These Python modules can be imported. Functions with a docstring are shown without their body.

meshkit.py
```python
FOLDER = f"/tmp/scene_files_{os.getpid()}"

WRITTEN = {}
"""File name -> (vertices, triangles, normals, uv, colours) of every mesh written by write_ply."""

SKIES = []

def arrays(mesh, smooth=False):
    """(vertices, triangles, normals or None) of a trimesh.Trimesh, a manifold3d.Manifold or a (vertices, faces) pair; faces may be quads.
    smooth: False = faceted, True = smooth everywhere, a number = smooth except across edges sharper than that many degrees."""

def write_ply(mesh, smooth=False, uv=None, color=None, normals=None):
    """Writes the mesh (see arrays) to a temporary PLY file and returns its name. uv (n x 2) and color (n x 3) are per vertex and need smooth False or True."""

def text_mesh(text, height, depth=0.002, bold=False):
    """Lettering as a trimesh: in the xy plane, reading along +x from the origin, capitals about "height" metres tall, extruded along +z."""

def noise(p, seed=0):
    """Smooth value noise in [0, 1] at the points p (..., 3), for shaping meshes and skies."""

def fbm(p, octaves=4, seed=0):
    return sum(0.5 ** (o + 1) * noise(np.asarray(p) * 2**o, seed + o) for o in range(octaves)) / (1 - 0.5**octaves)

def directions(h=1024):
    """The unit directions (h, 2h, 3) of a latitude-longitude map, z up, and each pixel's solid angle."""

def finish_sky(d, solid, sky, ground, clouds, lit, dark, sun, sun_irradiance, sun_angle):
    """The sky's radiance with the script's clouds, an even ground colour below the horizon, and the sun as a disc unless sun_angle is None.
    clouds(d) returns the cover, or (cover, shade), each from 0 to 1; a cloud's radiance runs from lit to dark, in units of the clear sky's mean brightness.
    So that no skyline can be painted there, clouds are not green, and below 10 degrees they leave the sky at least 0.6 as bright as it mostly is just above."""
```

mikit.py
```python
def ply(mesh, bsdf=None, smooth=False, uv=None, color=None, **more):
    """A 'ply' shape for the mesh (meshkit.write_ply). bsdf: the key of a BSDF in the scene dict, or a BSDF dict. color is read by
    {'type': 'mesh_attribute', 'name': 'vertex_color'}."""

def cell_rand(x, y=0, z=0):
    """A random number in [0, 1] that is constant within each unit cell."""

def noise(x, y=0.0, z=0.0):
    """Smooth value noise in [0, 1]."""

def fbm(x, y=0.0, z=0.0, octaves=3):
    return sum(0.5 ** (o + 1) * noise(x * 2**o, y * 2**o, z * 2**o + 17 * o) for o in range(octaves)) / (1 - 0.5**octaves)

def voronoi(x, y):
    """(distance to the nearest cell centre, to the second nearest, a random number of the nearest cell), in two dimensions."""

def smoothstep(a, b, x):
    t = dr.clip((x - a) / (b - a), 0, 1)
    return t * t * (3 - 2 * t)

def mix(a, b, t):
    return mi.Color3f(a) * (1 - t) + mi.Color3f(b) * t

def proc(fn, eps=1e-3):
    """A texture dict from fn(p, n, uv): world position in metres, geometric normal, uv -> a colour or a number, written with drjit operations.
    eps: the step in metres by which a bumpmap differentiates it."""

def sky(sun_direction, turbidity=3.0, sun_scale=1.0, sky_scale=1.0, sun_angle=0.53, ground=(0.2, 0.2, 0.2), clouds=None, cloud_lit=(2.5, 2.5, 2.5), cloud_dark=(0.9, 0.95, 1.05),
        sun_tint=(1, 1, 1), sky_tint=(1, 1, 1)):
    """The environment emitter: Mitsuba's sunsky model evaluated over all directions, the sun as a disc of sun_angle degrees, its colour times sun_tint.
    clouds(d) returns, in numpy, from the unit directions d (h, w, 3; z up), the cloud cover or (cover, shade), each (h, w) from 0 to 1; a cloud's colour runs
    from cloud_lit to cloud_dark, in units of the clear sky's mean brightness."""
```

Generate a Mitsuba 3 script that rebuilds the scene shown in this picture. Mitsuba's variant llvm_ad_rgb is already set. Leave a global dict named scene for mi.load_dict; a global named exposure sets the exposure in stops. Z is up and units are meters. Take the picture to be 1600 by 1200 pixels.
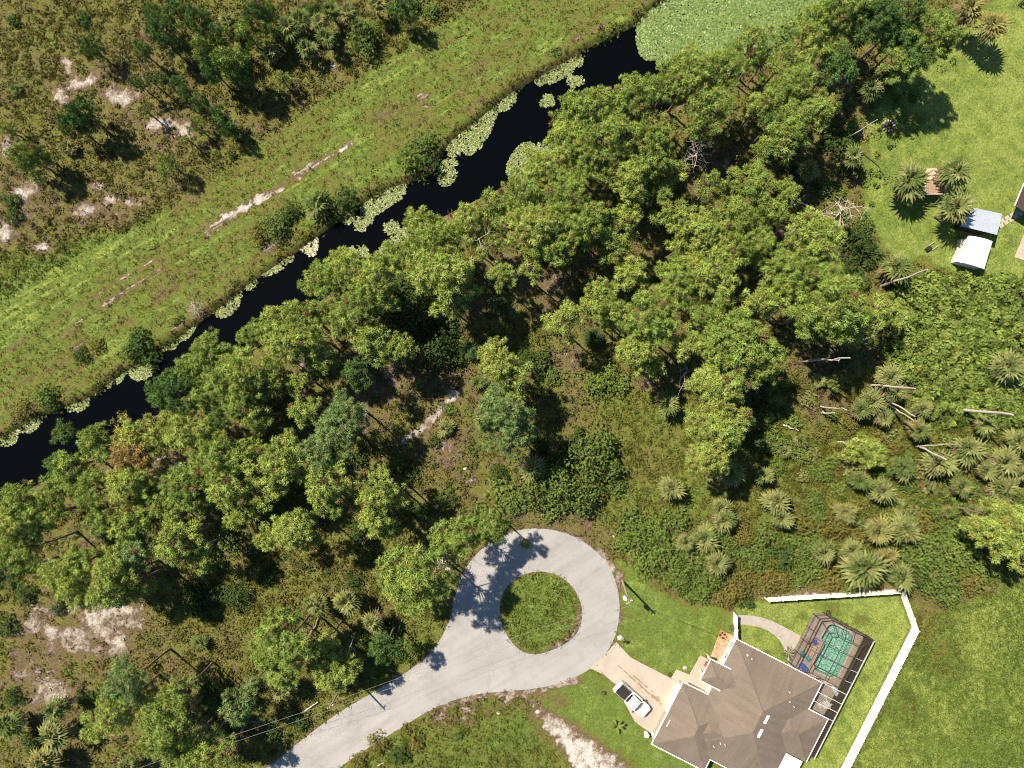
import math, random
import numpy as np, trimesh, shapely
import drjit as dr
import mitsuba as mi
import mikit, meshkit
from mikit import proc, noise, fbm, smoothstep, mix
from shapely.geometry import Polygon, LineString, Point
T = mi.ScalarTransform4f
PI = math.pi
random.seed(7)
RNG = np.random.default_rng(11)

# ------------------------------------------------------------------ camera, sky, exposure
S, H = 10.8, 102.7            # survey pixels per metre on the ground, height of the drone
scene, labels = {}, {}
scene['camera'] = {'type': 'perspective', 'fov': 2 * math.degrees(math.atan(800 / S / H)), 'fov_axis': 'x', 'near_clip': 0.5, 'far_clip': 2000.0,
                   'to_world': T().look_at(origin=[0, 0, H], target=[0, 0, 0], up=[0, 1, 0])}
SUN = (-0.76, 0.65, 1.36)
scene['sky'] = mikit.sky(SUN, turbidity=3.0, sky_scale=0.58, sky_tint=(1.02, 1.0, 0.97), ground=(0.1, 0.12, 0.05))
exposure = 2.85


def W(px, py, z=0.0):
    """a point of the survey drawing at height z, in metres"""
    k = (H - z) / H / S
    return np.array([(px - 800) * k, (600 - py) * k, z])


def W2(px, py):
    return np.array([(px - 800) / S, (600 - py) / S])


def PT(v):
    return np.stack([v[..., 0] * S + 800, 600 - v[..., 1] * S], -1)


# ------------------------------------------------------------------ materials
def rgb(c):
    return {'type': 'rgb', 'value': [float(x) for x in c]}


def princ(c, rough=0.6, spec=0.5, metallic=0.0, **k):
    return {'type': 'twosided', 'bsdf': {'type': 'principled', 'base_color': c if isinstance(c, dict) else rgb(c), 'roughness': rough, 'specular': spec, 'metallic': metallic, **k}}


VC = {'type': 'mesh_attribute', 'name': 'vertex_color'}
scene['m_leaf'] = {'type': 'principledthin', 'base_color': VC, 'roughness': 0.5, 'diff_trans': 0.7, 'eta': 1.3}
scene['m_needle'] = {'type': 'principledthin', 'base_color': VC, 'roughness': 0.45, 'diff_trans': 0.36, 'eta': 1.35}
scene['m_gloss_leaf'] = {'type': 'principledthin', 'base_color': VC, 'roughness': 0.33, 'diff_trans': 0.5, 'eta': 1.5}
scene['m_bark'] = princ((0.17, 0.125, 0.095), 0.9, 0.2)
scene['m_dead'] = princ(proc(lambda p, n, uv: mix((0.30, 0.27, 0.24), (0.46, 0.43, 0.39), fbm(p.x * 6, p.y * 6, p.z * 3))), 0.9, 0.2)
RAMP = [(0.00, (0.37, 0.355, 0.338)), (0.13, (0.235, 0.215, 0.195)), (0.28, (0.088, 0.066, 0.044)), (0.45, (0.092, 0.094, 0.028)),
        (0.62, (0.086, 0.104, 0.024)), (0.80, (0.077, 0.120, 0.025)), (1.00, (0.146, 0.188, 0.046))]
RX, RC = np.array([r[0] for r in RAMP]), np.array([r[1] for r in RAMP])


def ramp_np(u):
    return np.stack([np.interp(u, RX, RC[:, k]) for k in range(3)], -1)


def ramp_dr(u):
    c = mi.Color3f(*RAMP[0][1])
    for (a, _), (b, cb) in zip(RAMP[:-1], RAMP[1:]):
        c = mix(c, cb, dr.clip((u - a) / (b - a), 0, 1))
    return c


def ground_col(p, n, uv):
    u, streak = uv.x, uv.y
    a, b = p.x * 0.857 + p.y * 0.515, -p.x * 0.515 + p.y * 0.857      # along and across the canal
    f1 = fbm(p.x * 0.9 + 3, p.y * 0.9, 0, 3)
    f2 = fbm(p.x * 4.1, p.y * 4.1, 5, 3)
    f3 = fbm(a * 0.16, b * 2.4, 9, 3)
    u2 = u + (f1 - 0.5) * 0.32 + (f2 - 0.5) * 0.20 + streak * (f3 - 0.5) * 0.7
    c = ramp_dr(dr.clip(u2, 0, 1))
    return c * (0.62 + 0.76 * noise(p.x * 9, p.y * 9, 2))


scene['m_ground'] = princ(proc(ground_col), 0.95, 0.1)


def road_col(p, n, uv):
    f = fbm(p.x * 0.35, p.y * 0.35, 1, 4)
    g = noise(p.x * 14, p.y * 14)
    a, b = p.x * 0.84 + p.y * 0.54, -p.x * 0.54 + p.y * 0.84
    tyre = fbm(a * 0.12, b * 1.6, 4, 3)
    c = mix((0.226, 0.234, 0.244), (0.284, 0.293, 0.304), f)
    crack = 1 - 0.05 * smoothstep(0.016, 0.0, dr.abs(fbm(p.x * 0.23, p.y * 0.23, 8, 3) - 0.5))
    return c * (0.90 + 0.12 * g) * (0.88 + 0.24 * tyre) * crack * (1 - 0.07 * smoothstep(.58, .74, fbm(p.x * .9, p.y * .9, 31, 3)))


scene['m_road'] = princ(proc(road_col), 0.9, 0.25)


STAINS = [(W2(966, 1040), W2(1028, 1096), 0.16), (W2(990, 1056), W2(1031, 1090), 0.14), (W2(1020, 1088), W2(1032, 1097), 0.45)]


def concrete_col(p, n, uv):
    st = mi.Float(0)
    for a, b, w in STAINS:                                          # rusty drip lines left by a hose
        d, l2 = b - a, float(((b - a) ** 2).sum())
        t = dr.clip(((p.x - float(a[0])) * float(d[0]) + (p.y - float(a[1])) * float(d[1])) / l2, 0, 1)
        q = dr.sqrt(dr.square(p.x - float(a[0]) - t * float(d[0])) + dr.square(p.y - float(a[1]) - t * float(d[1])))
        st = dr.maximum(st, smoothstep(w, w * .2, q + (noise(p.x * 3, p.y * 3, 7) - .5) * w * 1.4))
    stain = mix((1, 1, 1), (0.55, 0.44, 0.30), st * 0.8)
    return stain * concrete_base(p)


def concrete_base(p):
    f = fbm(p.x * 0.8, p.y * 0.8, 2, 4)
    return mix((0.272, 0.244, 0.213), (0.356, 0.334, 0.299), f) * (0.94 + 0.1 * noise(p.x * 15, p.y * 15))


scene['m_concrete'] = princ(proc(concrete_col), 0.9, 0.25)
CU, SU = math.cos(math.radians(27)), math.sin(math.radians(27))


def roof_col(p, n, uv):
    a, b = p.x * CU - p.y * SU, p.x * SU + p.y * CU
    across = dr.abs(n.x * CU - n.y * SU) > dr.abs(n.x * SU + n.y * CU)
    s, t = dr.select(across, b, a), dr.select(across, a, b)
    f = fbm(s * 2.4, t * 0.25, 1, 4)
    g = fbm(p.x * 0.4, p.y * 0.4, 7, 3)
    row = 0.93 + 0.07 * noise(s * 3.0, dr.floor(p.z * 18), 3)
    c = mix((0.097, 0.083, 0.072), (0.178, 0.152, 0.130), f * 0.6 + g * 0.4)
    return c * row * (0.85 + 0.3 * noise(p.x * 12, p.y * 12, p.z * 12))


scene['m_roof'] = princ(proc(roof_col), 0.9, 0.2)
scene['m_white'] = princ((0.78, 0.78, 0.77), 0.45)
scene['m_wall'] = princ((0.66, 0.62, 0.55), 0.8, 0.3)
scene['m_stone'] = princ(proc(lambda p, n, uv: mix((0.175, 0.161, 0.147), (0.385, 0.364, 0.336), noise(p.x * 4, p.y * 4, p.z * 6))), 0.9, 0.2)
scene['m_glass'] = princ((0.008, 0.009, 0.011), 0.15, 0.25)
scene['m_black'] = princ((0.018, 0.018, 0.019), 0.6, 0.3)
scene['m_rubber'] = princ((0.02, 0.02, 0.02), 0.9, 0.2)
scene['m_paint'] = princ((0.80, 0.80, 0.80), 0.3, 0.5, clearcoat=0.8, clearcoat_gloss=0.9)
scene['m_chrome'] = princ((0.6, 0.6, 0.6), 0.2, 0.5, 1.0)
scene['m_bronze'] = princ((0.045, 0.035, 0.03), 0.45, 0.5)
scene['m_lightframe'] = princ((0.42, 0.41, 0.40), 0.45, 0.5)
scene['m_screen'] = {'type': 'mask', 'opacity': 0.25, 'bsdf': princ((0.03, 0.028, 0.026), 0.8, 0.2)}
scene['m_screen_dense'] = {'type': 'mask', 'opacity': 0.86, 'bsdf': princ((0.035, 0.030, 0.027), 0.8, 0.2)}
scene['m_mulch'] = princ(proc(lambda p, n, uv: mix((0.22, 0.135, 0.085), (0.42, 0.31, 0.22), noise(p.x * 7, p.y * 7))), 0.95, 0.1)
scene['m_deck'] = princ(proc(lambda p, n, uv: mix((0.19, 0.165, 0.14), (0.31, 0.275, 0.235), fbm(p.x * 1.5, p.y * 1.5, 3, 4))), 0.85, 0.3)
scene['m_path'] = princ(proc(lambda p, n, uv: mix((0.232, 0.220, 0.208), (0.320, 0.304, 0.292), fbm(p.x * 2, p.y * 2, 3, 4))), 0.9, 0.2)
scene['m_plaster_lightnet'] = princ(proc(lambda p, n, uv: mix((0.075, 0.235, 0.185), (0.240, 0.480, 0.390), smoothstep(.2, .8, noise(p.x * 8, p.y * 8, p.z * 8)))), 0.8, 0.3)  # pebbly plaster; its mottling also paints in the rippling light of the water
scene['m_poolwater'] = {'type': 'thindielectric', 'int_ior': 1.33}
scene['m_water'] = princ((0.0010, 0.0014, 0.0022), 0.08, 0.10)
scene['m_lily'] = princ(VC, 0.45, 0.4)
scene['m_wood'] = princ(proc(lambda p, n, uv: mix((0.17, 0.12, 0.085), (0.34, 0.26, 0.19), fbm(p.x * 9, p.y * 1.2, p.z * 9))), 0.9, 0.2)
scene['m_paleboard'] = princ((0.344, 0.303, 0.254), 0.9, 0.2)
scene['m_pole'] = princ((0.221, 0.197, 0.164), 0.9, 0.2)
scene['m_metalgrey'] = princ((0.410, 0.418, 0.426), 0.5, 0.5)
scene['m_bluemetal'] = princ(proc(lambda p, n, uv: mix((0.246, 0.303, 0.377), (0.303, 0.361, 0.435), fbm(p.x * 1.2, p.y * 1.2, 1, 3))), 0.45, 0.5)
scene['m_whitemetal'] = princ((0.558, 0.566, 0.582), 0.45, 0.5)
scene['m_red'] = princ((0.344, 0.041, 0.025), 0.5)
scene['m_orange'] = princ((0.40, 0.11, 0.04), 0.6)
scene['m_blue'] = princ((0.025, 0.082, 0.344), 0.5)
scene['m_teal'] = princ((0.025, 0.246, 0.230), 0.5)
scene['m_paleblue'] = princ((0.287, 0.344, 0.426), 0.7)
scene['m_terracotta'] = princ((0.287, 0.107, 0.049), 0.8)
scene['m_rock'] = princ((0.366, 0.354, 0.336), 0.9, 0.2)
scene['m_char'] = princ((0.03, 0.027, 0.025), 0.95, 0.1)
scene['m_wire'] = princ((0.20, 0.20, 0.19), 0.5, 0.5)


# ------------------------------------------------------------------ helpers
USED = {}


def key(name):
    n = USED.get(name, -1) + 1
    USED[name] = n
    return name if n == 0 else f'{name}_{n:03d}'


def tag(k, label=None, cat=None, group=None, kind=None):
    d = {a: b for a, b in (('label', label), ('category', cat), ('group', group), ('kind', kind)) if b}
    labels[k] = {**labels.get(k, {}), **d}
    return k


def thing(name, label, cat, group=None):
    return tag(key(name), label, cat, group)


def part(parent, name, mesh, m, smooth=False, **k):
    q = key(f'{parent}__{name}')
    scene[q] = mikit.ply(mesh, m, smooth=smooth, **k)
    return q


def place(parent, name, shape, M, m=None):
    q = key(f'{parent}__{name}')
    d = dict(shape)
    d['to_world'] = T(M.tolist())
    if m:
        d['bsdf'] = {'type': 'ref', 'id': m}
    scene[q] = d
    return q


def single(name, mesh, m, label, cat=None, group=None, kind=None, smooth=False, **k):
    q = key(name)
    scene[q] = mikit.ply(mesh, m, smooth=smooth, **k)
    tag(q, label, cat, group, kind)
    return q


def cat(ms):
    return trimesh.util.concatenate(ms)


def box(c, size, ax=None, rz=0.0):
    b = trimesh.creation.box(extents=size)
    if rz:
        b.apply_transform(trimesh.transformations.rotation_matrix(rz, [0, 0, 1]))
    b.apply_translation(c)
    return b


def bar(p, q, w, h=None):
    """a square bar from p to q"""
    p, q = np.asarray(p, float), np.asarray(q, float)
    d = q - p
    L = np.linalg.norm(d)
    b = trimesh.creation.box(extents=(L, w, h or w))
    x = d / L
    up = np.array([0, 0, 1.0]) if abs(x[2]) < 0.95 else np.array([1.0, 0, 0])
    y = np.cross(up, x)
    y /= np.linalg.norm(y)
    M = np.eye(4)
    M[:3, :3] = np.stack([x, y, np.cross(x, y)], 1)
    M[:3, 3] = (p + q) / 2
    b.apply_transform(M)
    return b


def tube(pts, rad, n=6):
    p = np.asarray(pts, float)
    r = np.broadcast_to(np.asarray(rad, float), (len(p),))
    t = np.gradient(p, axis=0)
    t /= np.linalg.norm(t, axis=1, keepdims=True) + 1e-12
    a = np.cross(t, np.where(np.abs(t[:, 2:]) < 0.9, [0, 0, 1.0], [1.0, 0, 0]))
    a /= np.linalg.norm(a, axis=1, keepdims=True) + 1e-12
    b = np.cross(t, a)
    ang = np.arange(n) * 2 * PI / n
    v = p[:, None] + r[:, None, None] * (np.cos(ang)[None, :, None] * a[:, None] + np.sin(ang)[None, :, None] * b[:, None])
    i, j = np.meshgrid(np.arange(len(p) - 1), np.arange(n), indexing='ij')
    q = np.stack([i * n + j, i * n + (j + 1) % n, (i + 1) * n + (j + 1) % n, (i + 1) * n + j], -1).reshape(-1, 4)
    f = np.vstack([q[:, [0, 1, 2]], q[:, [0, 2, 3]]])
    e = (len(p) - 1) * n
    cap = np.array([[e, e + k, e + k + 1] for k in range(1, n - 1)] + [[0, k + 1, k] for k in range(1, n - 1)])
    return trimesh.Trimesh(v.reshape(-1, 3), np.vstack([f, cap]), process=False)


def prism(poly, z0, z1):
    m = trimesh.creation.extrude_polygon(poly if isinstance(poly, Polygon) else Polygon(poly), z1 - z0, engine='earcut')
    m.apply_translation([0, 0, z0])
    return m


def sheet(poly, z):
    v, f = trimesh.creation.triangulate_polygon(poly, engine='earcut')
    v = np.column_stack([v, np.full(len(v), z)])
    n = np.cross(v[f[:, 1]] - v[f[:, 0]], v[f[:, 2]] - v[f[:, 0]])[:, 2]
    f = np.where(n[:, None] < 0, f[:, ::-1], f)
    return trimesh.Trimesh(v, f, process=False)


def chaikin(pts, it=2, closed=True):
    p = np.asarray(pts, float)
    for _ in range(it):
        if closed:
            q = np.roll(p, -1, 0)
            p = np.stack([0.75 * p + 0.25 * q, 0.25 * p + 0.75 * q], 1).reshape(-1, 2)
        else:
            q = np.stack([0.75 * p[:-1] + 0.25 * p[1:], 0.25 * p[:-1] + 0.75 * p[1:]], 1).reshape(-1, 2)
            p = np.vstack([p[:1], q, p[-1:]])
    return p


def leafmesh(tris, col):
    """triangles (n,3,3) with a colour each"""
    n = len(tris)
    m = trimesh.Trimesh(tris.reshape(-1, 3), np.arange(3 * n).reshape(-1, 3), process=False)
    return m, np.repeat(np.clip(col, 0.004, 0.9), 3, 0)


def unit(v):
    return v / (np.linalg.norm(v, axis=-1, keepdims=True) + 1e-9)


def rnd_dir(n, rng, zb=0.0):
    d = rng.normal(size=(n, 3))
    d = unit(d)
    d[:, 2] += zb
    return unit(d)


# ------------------------------------------------------------------ the plan: outlines in survey pixels
WATER_N = [(-400, 950), (-60, 725), (60, 652), (130, 628), (200, 580), (262, 540), (330, 492), (400, 438), (470, 390), (530, 345), (600, 298), (672, 276), (705, 222), (760, 178),
           (800, 145), (870, 105), (925, 72), (985, 45), (1030, 5), (1120, -60), (1500, -300)]
WATER_S = [(1640, -210), (1330, -20), (1230, 60), (1130, 135), (1045, 165), (960, 205), (872, 245), (790, 285), (668, 345), (568, 415), (480, 480), (362, 560), (242, 645), (105, 725), (0, 785), (-400, 1030)]
WATER = Polygon(WATER_N + WATER_S)
ROAD = Polygon(chaikin([(250, 1345), (330, 1266), (415, 1203), (470, 1157), (530, 1112), (590, 1078), (640, 1048), (678, 1016), (699, 980), (708, 945), (720, 900), (745, 862), (788, 834), (830, 824), (882, 830), (927, 855),
                        (956, 890), (968, 930), (968, 966), (960, 1000), (941, 1030), (915, 1051), (880, 1066), (840, 1076), (790, 1080), (745, 1084), (700, 1096), (660, 1116), (620, 1141), (570, 1172), (520, 1206), (430, 1290), (350, 1390)], 2),
               [chaikin([(780, 945), (789, 918), (813, 898), (845, 891), (880, 901), (904, 928), (912, 962), (901, 994), (872, 1013), (837, 1024), (813, 1018), (796, 1000), (783, 975)], 2)])
ISLAND = Polygon(ROAD.interiors[0])
DRIVE = Polygon([(922, 1044), (946, 1022), (963, 1003), (985, 1027), (1049, 1060), (1090, 1078), (1042, 1165), (1014, 1143), (992, 1128), (960, 1068), (945, 1055)])
WALK = Polygon([(1048, 1059), (1057, 1046), (1077, 1054), (1094, 1024), (1107, 1030), (1098, 1052), (1112, 1064), (1100, 1082), (1085, 1076)])
NPATH = Polygon(chaikin([(1149, 961), (1172, 961), (1200, 967), (1228, 981), (1256, 996), (1262, 1012), (1250, 1042), (1226, 1030), (1226, 1014), (1217, 998), (1196, 982), (1168, 976), (1149, 976)], 1))
BACKYARD = Polygon([(1149, 950), (1195, 934), (1405, 921), (1426, 980), (1300, 1235), (1180, 1290), (1130, 1120)])
FRONT = Polygon(chaikin([(966, 1000), (972, 930), (952, 868), (985, 880), (1050, 945), (1146, 950), (1150, 1010), (1095, 1040), (1050, 1062), (985, 1028)], 1))
SOUTH = Polygon(chaikin([(840, 1078), (921, 1046), (945, 1055), (962, 1070), (992, 1130), (1020, 1150), (1200, 1240), (1150, 1330), (1000, 1330), (985, 1205), (880, 1118), (845, 1105)], 1))
MEDIAN = Polygon(chaikin([(530, 1215), (600, 1160), (680, 1110), (760, 1090), (830, 1090), (850, 1120), (900, 1210), (880, 1330), (500, 1330)], 1))
SANDDRIVE = Polygon(chaikin([(828, 1108), (862, 1112), (920, 1150), (1000, 1210), (1040, 1290), (930, 1290), (880, 1190), (845, 1145)], 1))
FIELD = Polygon(chaikin([(1440, 965), (1500, 950), (1620, 905), (1800, 870), (2200, 900), (2200, 1700), (1100, 1700), (1310, 1260)], 1))
NELAWN = Polygon(chaikin([(1340, 200), (1400, 130), (1450, 85), (1490, 65), (1560, -10), (1650, -200), (2200, -200), (2200, 470), (1640, 460), (1560, 440), (1500, 430), (1450, 412), (1392, 404), (1350, 340), (1345, 270)], 1))
SHEDPATH = Polygon([(1563, 338), (1590, 322), (1640, 330), (1640, 360), (1600, 345), (1568, 352)])
NPATIO = Polygon([(1585, 402), (1600, 365), (1640, 345), (1640, 420)])
MULCH = Polygon([(1108, 1030), (1126, 984), (1150, 996), (1137, 1035), (1112, 1042)])
MULCH2 = Polygon([(1078, 1066), (1098, 1052), (1112, 1040), (1120, 1075), (1100, 1090)])
NWSCRUB = Polygon([(-900, -900), (800, -900), (740, 10), (610, 88), (430, 205), (285, 312), (120, 398), (-10, 478), (-900, 900)])
NBANK = Polygon([(-900, 1300), (-10, 478), (120, 398), (285, 312), (430, 205), (610, 88), (740, 10), (900, -300), (1500, -300)] + WATER_N[::-1])
VINE = Polygon(chaikin([(1385, 455), (1440, 428), (1530, 432), (1700, 440), (1700, 665), (1540, 655), (1480, 672), (1440, 640), (1420, 600), (1395, 560), (1372, 500)], 1))
MEADOW = Polygon(chaikin([(905, 600), (935, 585), (985, 612), (1080, 640), (1092, 755), (1180, 785), (1235, 700), (1310, 690), (1355, 725), (1320, 800), (1240, 790), (1190, 840), (1000, 810), (945, 830), (930, 790), (985, 740), (955, 670)], 1))

POOL_PX = [(1190, 300), (1215, 303), (1300, 345), (1330, 372), (1328, 420), (1235, 625), (1190, 632), (1095, 590), (1082, 548), (1150, 430), (1130, 388), (1172, 312)]
POOL = Polygon([(1000 + x / 4, 900 + y / 4) for x, y in POOL_PX])


def world_poly(P, z=0.0):
    k = (H - z) / H / S
    f = lambda c: [((x - 800) * k, (600 - y) * k) for x, y in np.asarray(c)[:, :2]]
    return Polygon(f(P.exterior.coords), [f(r.coords) for r in P.interiors])


# ------------------------------------------------------------------ ground cover value at survey pixels
def sdist(P, q):
    """signed distance in pixels, positive inside"""
    pts = shapely.points(q)
    d = shapely.distance(P.boundary, pts)
    return np.where(shapely.contains_xy(P, q[:, 0], q[:, 1]), d, -d)


def n2(q, sc, seed=0, o=3):
    return meshkit.fbm(np.column_stack([q / sc, np.full(len(q), 0.37)]), o, seed)


SANDS = [(108, 100, 12, 16), (128, 132, 24, 14), (95, 152, 20, 20), (190, 152, 24, 13), (10, 235, 14, 22), (35, 300, 26, 16), (8, 368, 18, 22), (132, 332, 15, 18), (210, 318, 16, 10), (62, 388, 22, 14), (250, 192, 20, 11), (290, 200, 14, 14),
         (150, 290, 16, 9), (175, 312, 14, 9), (655, 148, 18, 6), (660, 165, 14, 5), (520, 100, 6, 10)]
SWSAND = [(80, 985, 50, 38), (135, 965, 45, 28), (120, 1010, 35, 30), (60, 1040, 38, 36), (75, 1080, 28, 26), (185, 1000, 24, 20), (215, 975, 26, 14), (190, 955, 30, 12)]
TRACKS = [([(325, 362), (352, 342), (380, 328), (415, 305), (450, 282), (482, 262), (520, 240), (548, 224)], 8, 0.06), ([(318, 352), (345, 335), (362, 324)], 4, 0.12), ([(400, 322), (440, 296), (475, 275)], 4, 0.12), ([(40, 530), (80, 508), (105, 492), (150, 462), (200, 430), (240, 405), (290, 370), (330, 345)], 3.5, 0.18),
          ([(95, 520), (140, 490), (185, 462), (230, 430), (280, 400), (335, 368)], 4, 0.2), ([(455, 272), (462, 258), (472, 250)], 4, 0.06), ([(0, 560), (40, 530)], 4, 0.3), ([(560, 216), (600, 190), (640, 168)], 3, 0.35),
          ([(0, 618), (60, 585), (130, 550)], 4, 0.35)]
BROWNS = [(850, 440, 60, 50), (620, 600, 80, 50), (800, 430, 50, 30), (560, 640, 60, 40), (690, 700, 50, 40), (600, 560, 60, 30), (1180, 560, 40, 30), (1290, 640, 50, 30), (470, 560, 60, 40), (300, 740, 90, 60), (1220, 360, 50, 30), (1130, 250, 40, 30), (880, 560, 30, 25)]


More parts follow.
